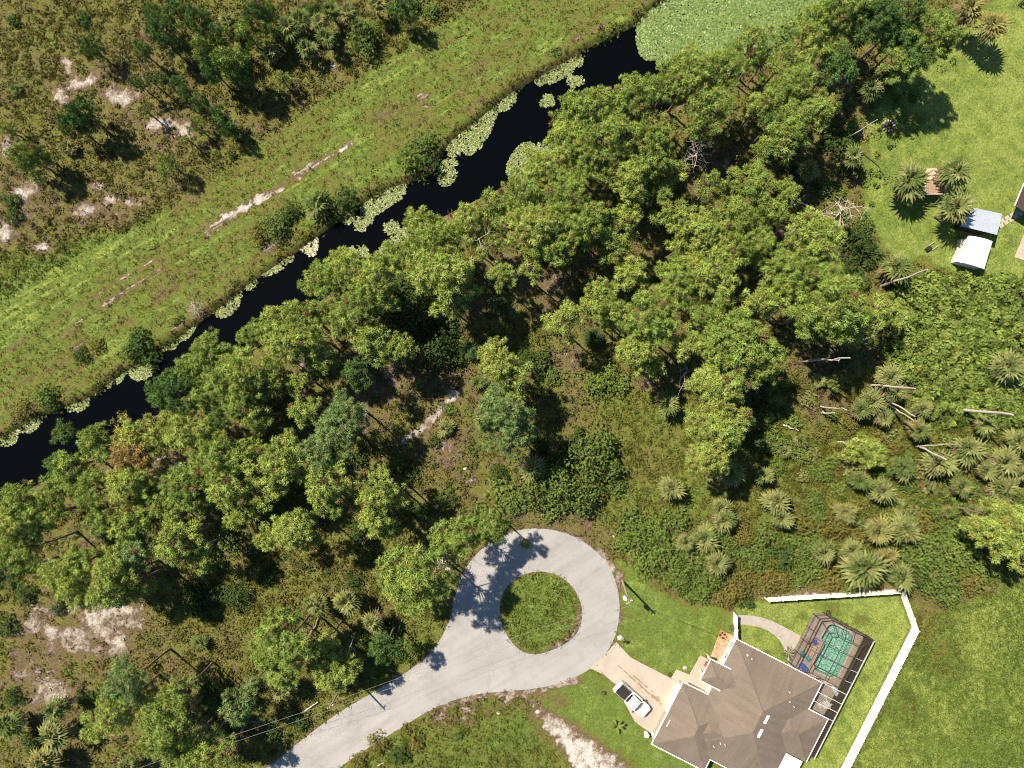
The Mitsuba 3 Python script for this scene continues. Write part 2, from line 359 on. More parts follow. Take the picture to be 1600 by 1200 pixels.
def cover(q):
    """(cover 0..1 from bare sand to lush grass, streak)"""
    q = np.asarray(q, float)
    big, mid, fine = n2(q, 60, 3), n2(q, 18, 4), n2(q, 6, 5)
    u = 0.44 + (big - 0.5) * 0.34 + (mid - 0.5) * 0.14
    st = np.zeros(len(q))

    def over(w, val):
        nonlocal u
        w = np.clip(w, 0, 1)
        u = u * (1 - w) + val * w

    def zone(P, val, feather=8, wob=14):
        d = sdist(P, q) + (mid - 0.5) * wob
        w = np.clip(d / feather + 0.5, 0, 1)
        over(w, val)
        return w

    def blobs(L, val, wob=1.0):
        w = np.zeros(len(q))
        for x, y, rx, ry in L:
            d = np.hypot((q[:, 0] - x) / rx, (q[:, 1] - y) / ry)
            w = np.maximum(w, np.clip((1.2 - d + (mid - 0.5) * 1.5 * wob + (fine - 0.5) * 1.9 * wob) * 0.9, 0, 1))
        over(w * 0.93, val)

    zone(NWSCRUB, 0.47 + (big - 0.5) * 0.2, 14)
    blobs([(170, 140, 110, 80), (40, 320, 90, 90), (150, 330, 90, 50), (260, 200, 80, 50)], 0.33, 1.0)
    w = zone(NBANK, 0.68 + (big - 0.5) * 0.8 + (mid - .5) * .3, 16)
    st += w
    for P, c in (((90, 420, 120, 40), 0.93), ((30, 480, 60, 60), 0.9), ((160, 385, 60, 25), 0.95), ((640, 100, 60, 40), 0.8), ((760, 60, 100, 40), 0.72), ((50, 590, 80, 30), 0.6)):
        blobs([P], c, 0.5)
    d = shapely.distance(LineString(WATER_N), shapely.points(q))
    over(np.clip((26 + (mid - 0.5) * 40 - d) / 14, 0, 1) * w, 0.48)
    over(np.clip(1.2 - np.abs(d - 22) / 6, 0, 1) * w * (q[:, 0] > 690) * np.clip((mid - .46) * 8, 0, 1), 0.32)
    for line, wd, val in TRACKS:
        d = shapely.distance(LineString(line), shapely.points(q))
        over(np.clip((wd - d + (fine - 0.5) * wd * 2.8 + (mid - 0.5) * wd * 2.0) / 5, 0, 1) * .9, val)
    blobs(SANDS, 0.06)
    zone(MEADOW, 0.60 + (big - 0.5) * 0.3 + (mid - 0.5) * 0.16, 16)
    zone(Polygon([(1180, 560), (1480, 640), (1700, 660), (1700, 930), (1400, 915), (1180, 905), (1150, 780)]), 0.57 + (big - 0.5) * 0.4, 20)
    zone(Polygon([(380, 880), (500, 840), (640, 850), (700, 900), (690, 990), (600, 1060), (460, 1150), (300, 1060), (250, 950)]), 0.50 + (big - 0.5) * 0.24, 20)
    zone(Polygon([(650, 650), (760, 640), (800, 780), (740, 810), (640, 720)]), 0.44 + (mid - 0.5) * 0.2, 16)
    blobs(BROWNS, 0.25, 0.8)
    d = shapely.distance(LineString([(715, 610), (685, 645), (650, 675), (630, 690)]), shapely.points(q))
    over(np.clip((9 - d + (fine - 0.5) * 18) / 5, 0, 1), 0.15)
    blobs([(855, 430, 12, 6), (880, 555, 10, 8), (1010, 600, 16, 10), (760, 590, 12, 8), (735, 750, 16, 10)], 0.18, 1.0)
    blobs([(x, y, a * 1.45, b * 1.4) for x, y, a, b in SWSAND], 0.06 + (mid - 0.5) * 0.2 + (fine - .5) * .2)
    blobs([(60, 1030, 34, 38), (130, 1040, 40, 24), (230, 1000, 30, 26), (100, 970, 30, 14)], 0.46, 1.6)
    # roadside: grass, then a worn stony edge
    d = -sdist(Polygon(ROAD.exterior), q)
    over(np.clip((46 + (mid - 0.5) * 30 - d) / 20, 0, 1) * (q[:, 1] > 885), 0.60 + (big - 0.5) * 0.3)
    zone(MEDIAN, 0.70 + (big - 0.5) * 0.4, 10)
    zone(FRONT, 0.80 + (big - 0.5) * 0.12, 6, 6)
    zone(SOUTH, 0.79 + (big - 0.5) * 0.16, 6, 6)
    blobs([(700, 1125, 44, 22), (740, 1110, 44, 14), (790, 1092, 40, 9), (835, 1094, 36, 14), (868, 1092, 24, 18)], 0.16, 1.5)
    blobs([(690, 1160, 60, 30)], 0.66, 0.6)
    zone(SANDDRIVE, 0.10 + (mid - 0.5) * 0.7 + (fine - .5) * .7, 22, 64)
    d = shapely.distance(LineString([(835, 1130), (870, 1170), (895, 1215)]), shapely.points(q))
    over(np.clip((10 - d + (fine - 0.5) * 16) / 6, 0, 1), 0.55)
    zone(ISLAND.buffer(6), 0.78 + (big - 0.5) * 0.3, 4, 2)
    zone(FIELD, 0.86 + (n2(q, 90, 8) - 0.5) * 0.6, 20, 30)
    blobs([(1470, 1030, 40, 60), (1420, 1100, 30, 40), (1460, 970, 36, 20)], 0.56, 0.8)
    zone(BACKYARD, 0.93 + (big - 0.5) * 0.16, 4, 2)
    blobs([(1300, 950, 14, 12), (1255, 962, 10, 6), (1345, 968, 12, 8), (1350, 1060, 8, 6)], 0.42, 0.9)
    zone(NELAWN, 0.90 + (n2(q, 50, 9) - 0.5) * 0.26, 8, 10)
    blobs([(1570, 150, 50, 90), (1590, 60, 40, 30)], 0.96, 0.5)
    blobs([(1352, 235, 10, 40), (1475, 58, 12, 6), (1440, 405, 14, 6), (1350, 370, 14, 26)], 0.4, 0.8)
    d = shapely.distance(Polygon(ROAD.exterior).boundary, shapely.points(q))
    side = (q[:, 0] > 930) & (q[:, 1] < 925) | (q[:, 1] > 1060) & (q[:, 0] > 690)
    over(np.clip(((4 + 10 * side) - d + (fine - 0.5) * 20 + (mid - 0.5) * 20) / 6, 0, 1), 0.22 + (fine - 0.5) * 0.3)
    d = shapely.distance(ISLAND.boundary, shapely.points(q))
    over(np.clip((5 + 8 * ((q[:, 0] > 850) & (q[:, 1] > 945)) - d + (fine - 0.5) * 14) / 5, 0, 1), 0.3)
    d = shapely.distance(BACKYARD.boundary, shapely.points(q))
    over(np.clip((5 - d + (fine - 0.5) * 6) / 3, 0, 1) * (q[:, 1] < 1300) * (q[:, 0] > 1190), 0.2)
    return np.clip(u, 0, 1), np.clip(st, 0, 1)


HARD = shapely.union_all([ROAD, DRIVE, WALK, NPATH, SHEDPATH, NPATIO])
HOUSE_ZONE = Polygon([(1015, 1165), (1066, 1062), (1100, 1030), (1150, 995), (1290, 960), (1370, 1000), (1290, 1200), (1260, 1330), (1080, 1330)])


def ground_z(q):
    flat = shapely.union_all([HARD, HOUSE_ZONE]).buffer(14)
    lawn = shapely.union_all([FRONT, SOUTH, BACKYARD, NELAWN, MEDIAN, ISLAND])
    pts = shapely.points(q)
    rough = np.clip(shapely.distance(flat, pts) / 20, 0, 1) * np.where(shapely.contains_xy(lawn, q[:, 0], q[:, 1]), 0.25, 1)
    z = rough * ((n2(q, 40, 21, 3) - 0.5) * 0.5 + (n2(q, 9, 22, 2) - 0.5) * 0.28)
    d = sdist(WATER, q)
    bank = np.clip((d + 14) / 26, 0, 1)
    z = z * (1 - bank) - 1.9 * bank * bank * (3 - 2 * bank)
    z = np.where(shapely.contains_xy(POOL.buffer(5), q[:, 0], q[:, 1]), -2.4, z)
    return z


# ------------------------------------------------------------------ ground: one sheet, cut where its use changes
def axis(half, step, far):
    c = np.arange(-half, half + 1e-6, step)
    o = half + np.cumsum(1.6 * 1.45 ** np.arange(16))
    o = o[o < far]
    return np.concatenate([-o[::-1], c, o])


gx, gy = axis(79, 0.38, 900), axis(61, 0.38, 900)
GX, GY = np.meshgrid(gx, gy)
gq = np.column_stack([GX.ravel() * S + 800, 600 - GY.ravel() * S])
gz = ground_z(gq)
gu, gs = cover(gq)
gv = np.column_stack([GX.ravel(), GY.ravel(), gz])
nx = len(gx)
i, j = np.meshgrid(np.arange(len(gy) - 1), np.arange(nx - 1), indexing='ij')
quad = np.stack([i * nx + j, i * nx + j + 1, (i + 1) * nx + j + 1, (i + 1) * nx + j], -1).reshape(-1, 4)
cq = PT(gv[quad].mean(1)[:, :2])
own = np.zeros(len(quad), int)
PIECES = [('ground', None, 'sandy forest floor with brown litter and low scrub under the pines'), ('canal_bank', NBANK, 'bright green grassy bank with sandy wheel tracks beside the canal'), ('scrubland', NWSCRUB, 'olive brown scrub ground with bare sand patches beyond the canal bank'),
          ('front_lawn', FRONT, 'mown green front lawn between the turning circle and the house'), ('side_lawn', SOUTH, 'mown green lawn below the driveway'), ('back_lawn', BACKYARD, 'mown light green lawn inside the white fence round the pool'),
          ('neighbour_lawn', NELAWN, 'wide yellowish mown lawn with the wooden playset and metal sheds'), ('road_verge', MEDIAN, 'patchy green verge below the road with worn stony edge'), ('field', FIELD, 'rough yellow green field outside the white fence'),
          ('sand_drive', SANDDRIVE, 'white sandy track crossing the grass below the driveway'), ('meadow', MEADOW, 'vine covered olive green clearing in the wood above the hedge')]
for n, (nm, P, lb) in enumerate(PIECES):
    if P is not None:
        own[shapely.contains_xy(P, cq[:, 0], cq[:, 1])] = n
guv = np.column_stack([gu, gs])
gn = meshkit.arrays(trimesh.Trimesh(gv, np.vstack([quad[:, [0, 1, 2]], quad[:, [0, 2, 3]]]), process=False), True)[2]
for n, (nm, P, lb) in enumerate(PIECES):
    f = quad[own == n]
    f = np.vstack([f[:, [0, 1, 2]], f[:, [0, 2, 3]]])
    used, inv = np.unique(f, return_inverse=True)
    path = meshkit.write_ply((gv[used], inv.reshape(-1, 3)), False, guv[used], None, normals=gn[used])
    scene[nm] = {'type': 'ply', 'filename': path, 'face_normals': False, 'bsdf': {'type': 'ref', 'id': 'm_ground'}}
    tag(nm, lb, None, None, 'structure')

# canal, hard surfaces
single('canal_water', sheet(world_poly(WATER.buffer(22)), -0.75), 'm_water', 'still black water of the canal between the two banks', kind='structure')
single('road', sheet(world_poly(ROAD), 0.012), 'm_road', 'pale grey asphalt road ending in the turning circle', kind='structure')
single('garden_path', sheet(world_poly(NPATH), 0.03), 'm_path', 'curved grey gravel path from the side gate to the pool cage', kind='structure')
single('front_walk', prism(world_poly(WALK), -0.1, 0.05), 'm_concrete', 'stepped concrete walk from the driveway to the front door', kind='structure')
single('mulch_bed', sheet(world_poly(MULCH), 0.02), 'm_mulch', 'orange mulch bed along the front wall of the house', kind='structure')
single('mulch_bed', sheet(world_poly(MULCH2), 0.02), 'm_mulch', 'small orange mulch bed between the garage and the entry porch', kind='structure')
single('patio', prism(world_poly(NPATIO), -0.1, 0.06), 'm_concrete', 'pale concrete slab at the edge of the neighbouring garden', kind='structure')

# driveway of poured slabs, recessed joints
drv = tag('driveway', 'cream concrete driveway with tyre stains leading to the garage', None, None, 'structure')
c, s = math.cos(math.radians(27)), math.sin(math.radians(27))
o = np.array([963.0, 1005.0])
ax, ay = np.array([c, s]), np.array([-s, c])
P = DRIVE.difference(WALK.buffer(0.4))
for k in range(-2, 5):
    for l in range(-1, 5):
        a0, b0 = k * 38.0, l * 34.0 - 10
        cell = Polygon([o + ax * (a0 + 0.25) + ay * (b0 + 0.25), o + ax * (a0 + 37.75) + ay * (b0 + 0.25), o + ax * (a0 + 37.75) + ay * (b0 + 33.75), o + ax * (a0 + 0.25) + ay * (b0 + 33.75)])
        g = cell.intersection(P)
        for h in getattr(g, 'geoms', [g]):
            if h.area > 12 and isinstance(h, Polygon):
                part(drv, 'slab', prism(world_poly(h), -0.1, 0.040 + 0.003 * ((k * 7 + l * 3) % 3)), 'm_concrete')
part(drv, 'base', sheet(world_poly(P), 0.022), 'm_path')

# paving stones from the sheds
pv = tag('paved_path', 'path of square pale pavers beside the blue grey shed roof', None, None, 'structure')
for k in range(7):
    for l in range(2):
        p = W2(1566 + 7.6 * k - 1.5 * l, 345 - 4.6 * k + 7.2 * l)
        part(pv, 'paver', box([*p, 0.02], (0.62, 0.58, 0.06), rz=math.radians(31)), 'm_concrete')

# ------------------------------------------------------------------ house
K = 0.02254
HO = W(1018.75, 1162.5, 2.7)[:2]
HV, HU = np.array([CU, -SU]), np.array([SU, CU])


def L(a, b, z=0.0):
    p = HO + HV * a * K + HU * b * K
    return np.array([p[0], p[1], z])


def Lp(pts):
    return Polygon([L(a, b)[:2] for a, b in pts])


EAVE, PITCH, OVER = 2.7, 0.36, 22
house = thing('house', 'single storey house with brown shingled hip roof and white gutters', 'house')
wall_pts = [(OVER, OVER), (365 - OVER, OVER), (365 - OVER, 85 + OVER), (772 - OVER, 85 + OVER), (772 - OVER, 820 - OVER), (173 + OVER, 820 - OVER), (173 + OVER, 437 - OVER), (OVER, 430 - OVER)]
part(house, 'wall', prism(Lp(wall_pts), -0.1, EAVE - 0.02), 'm_wall')
part(house, 'porch_wall', cat([prism(Lp([(100, 515), (110, 515), (110, 525), (100, 525)]), 0, EAVE + 0.3), prism(Lp([(100, 620), (110, 620), (110, 630), (100, 630)]), 0, EAVE + 0.3), prism(Lp([(172, 515), (196, 515), (196, 625), (172, 625)]), 0, EAVE + 0.2)]), 'm_white')
for b0, b1, nm in ((200, 385, 'garage_door'),):
    g = part(house, nm, prism(Lp([(18.5, b0), (OVER, b0), (OVER, b1), (18.5, b1)]), 0.02, 2.2), 'm_white')
    for r in range(4):
        for cc in range(6):
            x0 = b0 + 3 + cc * 30.4
            part(g, 'panel', prism(Lp([(17.5, x0), (18.5, x0), (18.5, x0 + 27), (17.5, x0 + 27)]), 0.08 + r * 0.53, 0.52 + r * 0.53), 'm_white')
for b0, b1 in ((22, 190), (388, 408)):
    part(house, 'stone_facing', prism(Lp([(17, b0), (OVER, b0), (OVER, b1), (17, b1)]), 0, 2.62), 'm_stone')


def window(a0, b0, a1, b1, z0, z1, nrm):
    """a window in a wall from (a0,b0) to (a1,b1); nrm is the outward direction"""
    na, nb = nrm
    d = 2.2
    fr = prism(Lp([(a0, b0), (a1, b1), (a1 + na * d, b1 + nb * d), (a0 + na * d, b0 + nb * d)]).buffer(0), z0, z1)
    w = part(house, 'window', fr, 'm_white')
    t = 0.1
    A = lambda s: (a0 + (a1 - a0) * s, b0 + (b1 - b0) * s)
    for s0, s1 in ((0.08, 0.48), (0.52, 0.92)):
        p0, p1 = A(s0), A(s1)
        part(w, 'pane', prism(Lp([(p0[0] + na * d, p0[1] + nb * d), (p1[0] + na * d, p1[1] + nb * d), (p1[0] + na * (d + .6), p1[1] + nb * (d + .6)), (p0[0] + na * (d + .6), p0[1] + nb * (d + .6))]).buffer(0), z0 + t, z1 - t), 'm_glass')


window(195, 668, 195, 715, 0.9, 2.3, (-1, 0))
window(195, 745, 195, 785, 0.9, 2.3, (-1, 0))
window(250, 798, 320, 798, 1.0, 2.3, (0, 1))
window(420, 798, 480, 798, 1.0, 2.3, (0, 1))
window(60, 408, 120, 408, 1.0, 2.3, (0, 1))
part(house, 'door', prism(Lp([(170, 550), (172, 550), (172, 592), (170, 592)]), 0.05, 2.25), 'm_black')


def hip(a0, a1, b0, b1, z0):
    """hip roof solid over a rectangle of the house plan"""
    w, d = a1 - a0, b1 - b0
    h = min(w, d) / 2
    zr = z0 + h * K * PITCH
    if w >= d:
        r0, r1 = (a0 + h, b0 + h), (a1 - h, b0 + h)
    else:
        r0, r1 = (a0 + h, b0 + h), (a0 + h, b1 - h)
    base = [(a0, b0), (a1, b0), (a1, b1), (a0, b1)]
    v = [L(*p, z0 - 0.16) for p in base] + [L(*p, z0) for p in base] + [L(*r0, zr), L(*r1, zr)]
    return trimesh.convex.convex_hull(np.array(v))


import manifold3d as m3


def man(m):
    return m3.Manifold(m3.Mesh(vert_properties=np.asarray(m.vertices, np.float32), tri_verts=np.asarray(m.faces, np.uint32)))


roof = m3.Manifold()
for r in ((173, 772, 80, 822, EAVE), (0, 365, 0, 430, EAVE), (100, 600, 85, 432, EAVE), (82, 430, 497, 641, EAVE + 0.38), (560, 908, 335, 637, EAVE)):
    roof = roof + man(hip(*r))
rf = part(house, 'roof', roof, 'm_roof')


def ztop(a, b):
    z = 0
    for a0, a1, b0, b1, z0 in ((173, 772, 80, 822, EAVE), (0, 365, 0, 430, EAVE), (100, 600, 85, 432, EAVE), (82, 430, 497, 641, EAVE + 0.38), (560, 908, 335, 637, EAVE)):
        z = max(z, z0 + min(a - a0, a1 - a, b - b0, b1 - b) * K * PITCH)
    return z


for p, q, z in (((0, 0), (0, 430), 0), ((0, 430), (173, 432), 0), ((173, 432), (173, 497), 0), ((82, 497), (224, 497), .38), ((82, 497), (82, 641), .38), ((82, 641), (224, 641), .38), ((173, 641), (173, 822), 0), ((173, 822), (772, 822), 0), ((0, 0), (365, 0), 0), ((365, 0), (365, 80), 0), ((365, 80), (700, 80), 0), ((772, 640), (772, 822), 0), ((908, 335), (908, 637), 0), ((772, 637), (908, 637), 0)):
    p, q = np.array(p, float), np.array(q, float)
    d = (q - p) / np.linalg.norm(q - p)
    nrm = np.array([d[1], -d[0]])
    mid = (p + q) / 2
    if ztop(*(mid + nrm * 4)) > ztop(*(mid - nrm * 4)):
        nrm = -nrm
    o2 = nrm * 2.8
    part(rf, 'gutter', bar(L(*(p + o2 - d * 1.5), EAVE + z - 0.06), L(*(q + o2 + d * 1.5), EAVE + z - 0.06), 0.12, 0.14), 'm_white')
for a, b in ((518, 486), (523, 392)):
    z = ztop(a, b)
    m = trimesh.creation.box(extents=(0.42, 1.25, 0.10))
    M = np.eye(4)
    sl = math.atan(PITCH)
    R = trimesh.transformations.rotation_matrix(sl, [0, 1, 0])
    m.apply_transform(R)
    m.apply_transform(trimesh.transformations.rotation_matrix(-math.radians(27), [0, 0, 1]))
    m.apply_translation(L(a, b, z + 0.09))
    part(rf, 'skylight', m, 'm_white')
for a, b, r, hh in ((588, 690, .06, .3), (610, 640, .06, .3), (330, 175, .06, .35), (352, 215, .07, .3), (378, 222, .05, .4), (268, 770, .10, .22), (300, 762, .06, .25), (660, 620, .05, .25)):
    z = ztop(a, b)
    m = trimesh.creation.cylinder(radius=r, height=hh + 0.2, sections=10)
    m.apply_translation(L(a, b, z + hh / 2))
    part(rf, 'vent_pipe', m, 'm_whitemetal')
# ridge caps
caps = []
for p, q in (((472.5, 379.5), (472.5, 522.5)), ((173, 822), (472.5, 522.5)), ((772, 822), (472.5, 522.5)), ((182.5, 182.5), (182.5, 247.5)), ((0, 0), (182.5, 182.5)), ((0, 430), (182.5, 247.5)), ((711, 486), (757, 486)), ((757, 486), (908, 637)), ((757, 486), (908, 335)), ((154, 569), (200, 569)), ((82, 497), (154, 569)), ((82, 641), (154, 569)), ((262, 258.5), (350, 258.5))):
    n = 14
    pts = [np.array(p) + (np.array(q) - np.array(p)) * t for t in np.linspace(0, 1, n)]
    caps.append(tube([L(x, y, ztop(x, y) + 0.005) for x, y in pts], 0.07, 5))
scene['m_ridge'] = princ((0.118, 0.102, 0.089), 0.9, 0.2)
part(rf, 'ridge_cap', cat(caps), 'm_ridge')
# flat insulated patio roof at the rear
part(house, 'patio_roof', prism(Lp([(762, 120), (895, 120), (895, 326), (762, 326)]), EAVE - 0.35, EAVE - 0.22), 'm_white')

# ------------------------------------------------------------------ pool, deck, cage
CAGE = [(585, 842), (585, 1172), (645, 1212), (948, 1206), (948, 376), (908, 340)]
DECK = Polygon([L(a, b)[:2] for a, b in [(590, 790), (590, 1166), (648, 1206), (944, 1202), (944, 380), (890, 380), (890, 330), (740, 330), (740, 790)]])
poolw = world_poly(POOL)
dk = prism(DECK.difference(poolw), -0.15, 0.06)
single('pool_deck', dk, 'm_deck', 'tan concrete deck round the swimming pool inside the cage', kind='structure')
pool = thing('swimming_pool', 'teal swimming pool with stepped side inside the dark screened cage', 'swimming pool')
shell = prism(poolw.buffer(0.15), -1.6, 0.055).vertices
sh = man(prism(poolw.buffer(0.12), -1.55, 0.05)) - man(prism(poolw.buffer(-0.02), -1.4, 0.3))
part(pool, 'basin', sh, 'm_plaster_lightnet')
part(pool, 'water', sheet(poolw.buffer(-0.02), -0.08), 'm_poolwater')
part(pool, 'coping', prism(poolw.buffer(0.22).difference(poolw.buffer(-0.015)), 0.0, 0.085), 'm_paleboard')

cage = thing('pool_cage', 'dark framed screen enclosure over the pool and rear terrace', 'pool cage')
ZE, ZT = 2.6, 3.35
outer = [(585, 826), (585, 1172), (645, 1210), (948, 1206), (948, 376)]
inner = [(655, 850), (655, 1120), (690, 1140), (875, 1138), (875, 900)]
frame_d, frame_l = [], []
for a, b in outer[:4]:
    part(cage, 'post', bar(L(a, b, 0), L(a, b, ZE), 0.09), 'm_bronze')
for b in np.linspace(376, 1206, 9)[:-1]:
    part(cage, 'post', bar(L(948, b, 0), L(948, b, ZE), 0.08), 'm_bronze')
for b in np.linspace(826, 1172, 5)[1:-1]:
    part(cage, 'post', bar(L(585, b, 0), L(585, b, ZE), 0.07), 'm_bronze')
for a in (720, 796, 872):
    part(cage, 'post', bar(L(a, 1208, 0), L(a, 1208, ZE), 0.07), 'm_bronze')
for p, q in zip(outer[:-1], outer[1:]):
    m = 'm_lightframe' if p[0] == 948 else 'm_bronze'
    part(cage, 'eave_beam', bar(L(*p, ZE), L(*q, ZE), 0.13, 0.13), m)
    part(cage, 'chair_rail', bar(L(*p, 0.9), L(*q, 0.9), 0.05), 'm_bronze')
for p, q in zip(inner[:-1], inner[1:]):
    part(cage, 'ridge_beam', bar(L(*p, ZT), L(*q, ZT), 0.09), 'm_bronze')
part(cage, 'ridge_beam', bar(L(655, 850, ZT), L(875, 850, ZT), 0.09), 'm_bronze')
for p, q in ((outer[0], inner[0]), (outer[1], inner[1]), (outer[2], inner[2]), (outer[3], inner[3])):
    part(cage, 'hip_rafter', bar(L(*p, ZE), L(*q, ZT), 0.08), 'm_bronze')
for b in (905, 980, 1060):
    part(cage, 'rafter', bar(L(585, b, ZE), L(655, b, ZT), 0.07), 'm_bronze')
    part(cage, 'purlin', bar(L(655, b, ZT), L(875, b, ZT), 0.07), 'm_bronze')
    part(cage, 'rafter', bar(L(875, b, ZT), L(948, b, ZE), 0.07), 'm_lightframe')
for a in (735, 800):
    part(cage, 'rafter', bar(L(a, 1139, ZT), L(a + 6, 1208, ZE), 0.07), 'm_bronze')
part(cage, 'purlin', bar(L(765, 850, ZT), L(765, 1139, ZT), 0.07), 'm_bronze')
for b in (826, 760, 700, 640):
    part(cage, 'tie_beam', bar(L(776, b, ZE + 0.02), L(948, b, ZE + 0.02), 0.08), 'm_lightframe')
for b in (560, 480, 400):
    part(cage, 'tie_beam', bar(L(912, b, ZE + 0.02), L(948, b, ZE + 0.02), 0.07), 'm_bronze')
part(cage, 'tie_beam', bar(L(585, 829, ZE), L(772, 829, ZE), 0.14), 'm_bronze')
part(cage, 'tie_beam', bar(L(777, 640, ZE + 0.05), L(777, 822, ZE + 0.05), 0.1), 'm_lightframe')
for a in (620, 700, 800):
    part(cage, 'rafter', bar(L(a, 829, ZE), L(655 + (a - 620) * 1.2, 850, ZT), 0.06), 'm_bronze')


def quadmesh(*pts):
    v = np.array(pts)
    return trimesh.Trimesh(v, [[0, 1, 2], [0, 2, 3]][:len(v) - 2], process=False)


e = 0.012
for p, q in zip(outer[:-1], outer[1:]):
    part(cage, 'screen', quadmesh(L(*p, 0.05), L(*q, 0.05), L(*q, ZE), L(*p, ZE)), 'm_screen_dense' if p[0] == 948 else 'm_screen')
for n in range(3):
    part(cage, 'screen', quadmesh(L(*outer[n], ZE), L(*outer[n + 1], ZE), L(*inner[n + 1], ZT), L(*inner[n], ZT)), 'm_screen')
part(cage, 'screen', quadmesh(L(875, 850, ZT), L(875, 1138, ZT), L(948, 1206, ZE), L(948, 826, ZE)), 'm_screen')
part(cage, 'screen', sheet(Lp([(655, 850), (655, 1120), (690, 1140), (875, 1138), (875, 850)]), ZT + e), 'm_screen')
part(cage, 'screen', sheet(Lp([(777, 640), (777, 826), (948, 826), (948, 376), (912, 376), (912, 640)]), ZE + 0.03), 'm_screen')


# garden furniture
def chair(p, rz, m, name, label, catg, z=0.06, w=0.55, group=None):
    t = thing(name, label, catg, group)
    R = trimesh.transformations.rotation_matrix(rz, [0, 0, 1])

    def put(nm, ms, mm):
        g = cat(ms)
        g.apply_transform(R)
        g.apply_translation([p[0], p[1], z])
        part(t, nm, g, mm)

    put('seat', [box([0, 0, 0.42], (w, w, 0.06))], m)
    put('backrest', [box([-w / 2, 0, 0.72], (0.06, w, 0.5))], m)
    put('armrest', [box([0, w / 2, 0.62], (w, 0.06, 0.05))], m)
    put('armrest', [box([0, -w / 2, 0.62], (w, 0.06, 0.05))], m)
    for sx in (-1, 1):
        for sy in (-1, 1):
            put('leg', [box([sx * (w / 2 - .03), sy * (w / 2 - .03), 0.2], (0.05, 0.05, 0.4))], m)
    return t


def L4(x, y):
    return W2(1000 + x / 4, 900 + y / 4)


chair(L4(1085, 402), 0.3, 'm_blue', 'patio_chair', 'blue patio chair on the deck nearest the stepped side of the pool', 'chair')
chair(L4(1042, 505), 0.5, 'm_teal', 'patio_chair', 'dark teal patio chair between the white lounger and the blue covered box', 'chair')
chair(L4(1008, 472), 0.2, 'm_teal', 'patio_chair', 'small turquoise patio chair just outside the cage on the path', 'chair', 0.03)
chair(L4(1150, 742), -0.5, 'm_metalgrey', 'patio_chair', 'grey chair above the round glass table on the rear terrace', 'chair')
chair(L4(1112, 790), 1.5, 'm_metalgrey', 'patio_chair', 'grey chair beside the round glass table against the house', 'chair')
chair(L4(1180, 800), 3.0, 'm_metalgrey', 'patio_chair', 'grey chair at the round glass table towards the cage side', 'chair')
t = thing('sun_lounger', 'slatted brown sun lounger lying along the pool deck', 'sun lounger')
pc = L4(1072, 470)
for k in range(6):
    part(t, 'slat', box([*(pc + HV * 0.0 + HU * (k - 2.5) * 0.30), 0.36], (0.62, 0.16, 0.03), rz=-math.radians(27)), 'm_paleboard')
for sx in (-1, 1):
    q0, q1 = pc + HV * 0.33 * sx - HU * 0.95, pc + HV * 0.33 * sx + HU * 0.95
    part(t, 'rail', bar([*q0, 0.34], [*q1, 0.34], 0.06), 'm_red')
    part(t, 'leg', bar([*q0, 0.06], [*q0, 0.34], 0.05), 'm_red')
    part(t, 'leg', bar([*q1, 0.06], [*q1, 0.34], 0.05), 'm_red')
t = thing('pool_pump_cover', 'bright blue covered box at the corner of the house and deck', 'box')
part(t, 'body', box([*L4(1012, 562), 0.42], (1.0, 0.7, 0.75), rz=-0.9), 'm_blue')
part(t, 'lid', box([*L4(1012, 562), 0.82], (1.06, 0.76, 0.06), rz=-0.9), 'm_blue')
t = thing('glass_table', 'round grey glass table on the rear terrace with four chairs', 'table')
m = trimesh.creation.cylinder(radius=0.6, height=0.03, sections=28)
m.apply_translation([*L4(1148, 790), 0.75])
part(t, 'tabletop', m, 'm_metalgrey')
part(t, 'leg', bar([*L4(1148, 790), 0.06], [*L4(1148, 790), 0.73], 0.08), 'm_black')
t = thing('folded_parasol', 'pale blue parasol lying half open on the rear terrace', 'parasol')
pc = np.array([*L4(1210, 708), 0.45])
dd = np.array([*unit(np.array([0.5, -0.86])), 0])
pts = [pc - dd * 1.0, pc - dd * 0.6, pc, pc + dd * 0.7, pc + dd * 0.9]
m = tube(pts, [0.05, 0.30, 0.42, 0.34, 0.04], 9)
m.vertices[:, 2] = np.maximum(m.vertices[:, 2], 0.07)
part(t, 'canopy', m, 'm_paleblue')
part(t, 'pole', bar(pc - dd * 1.6, pc + dd * 1.2, 0.05), 'm_metalgrey')
t = thing('planter', 'brown planter beside the cage on the garden path', 'planter')
part(t, 'pot', tube([[*L4(1040, 402), 0.03], [*L4(1040, 402), 0.5]], [0.2, 0.3], 12), 'm_terracotta')
part(t, 'plant', trimesh.creation.icosphere(subdivisions=1, radius=0.28).apply_translation([*L4(1040, 402), 0.6]), 'm_bark')


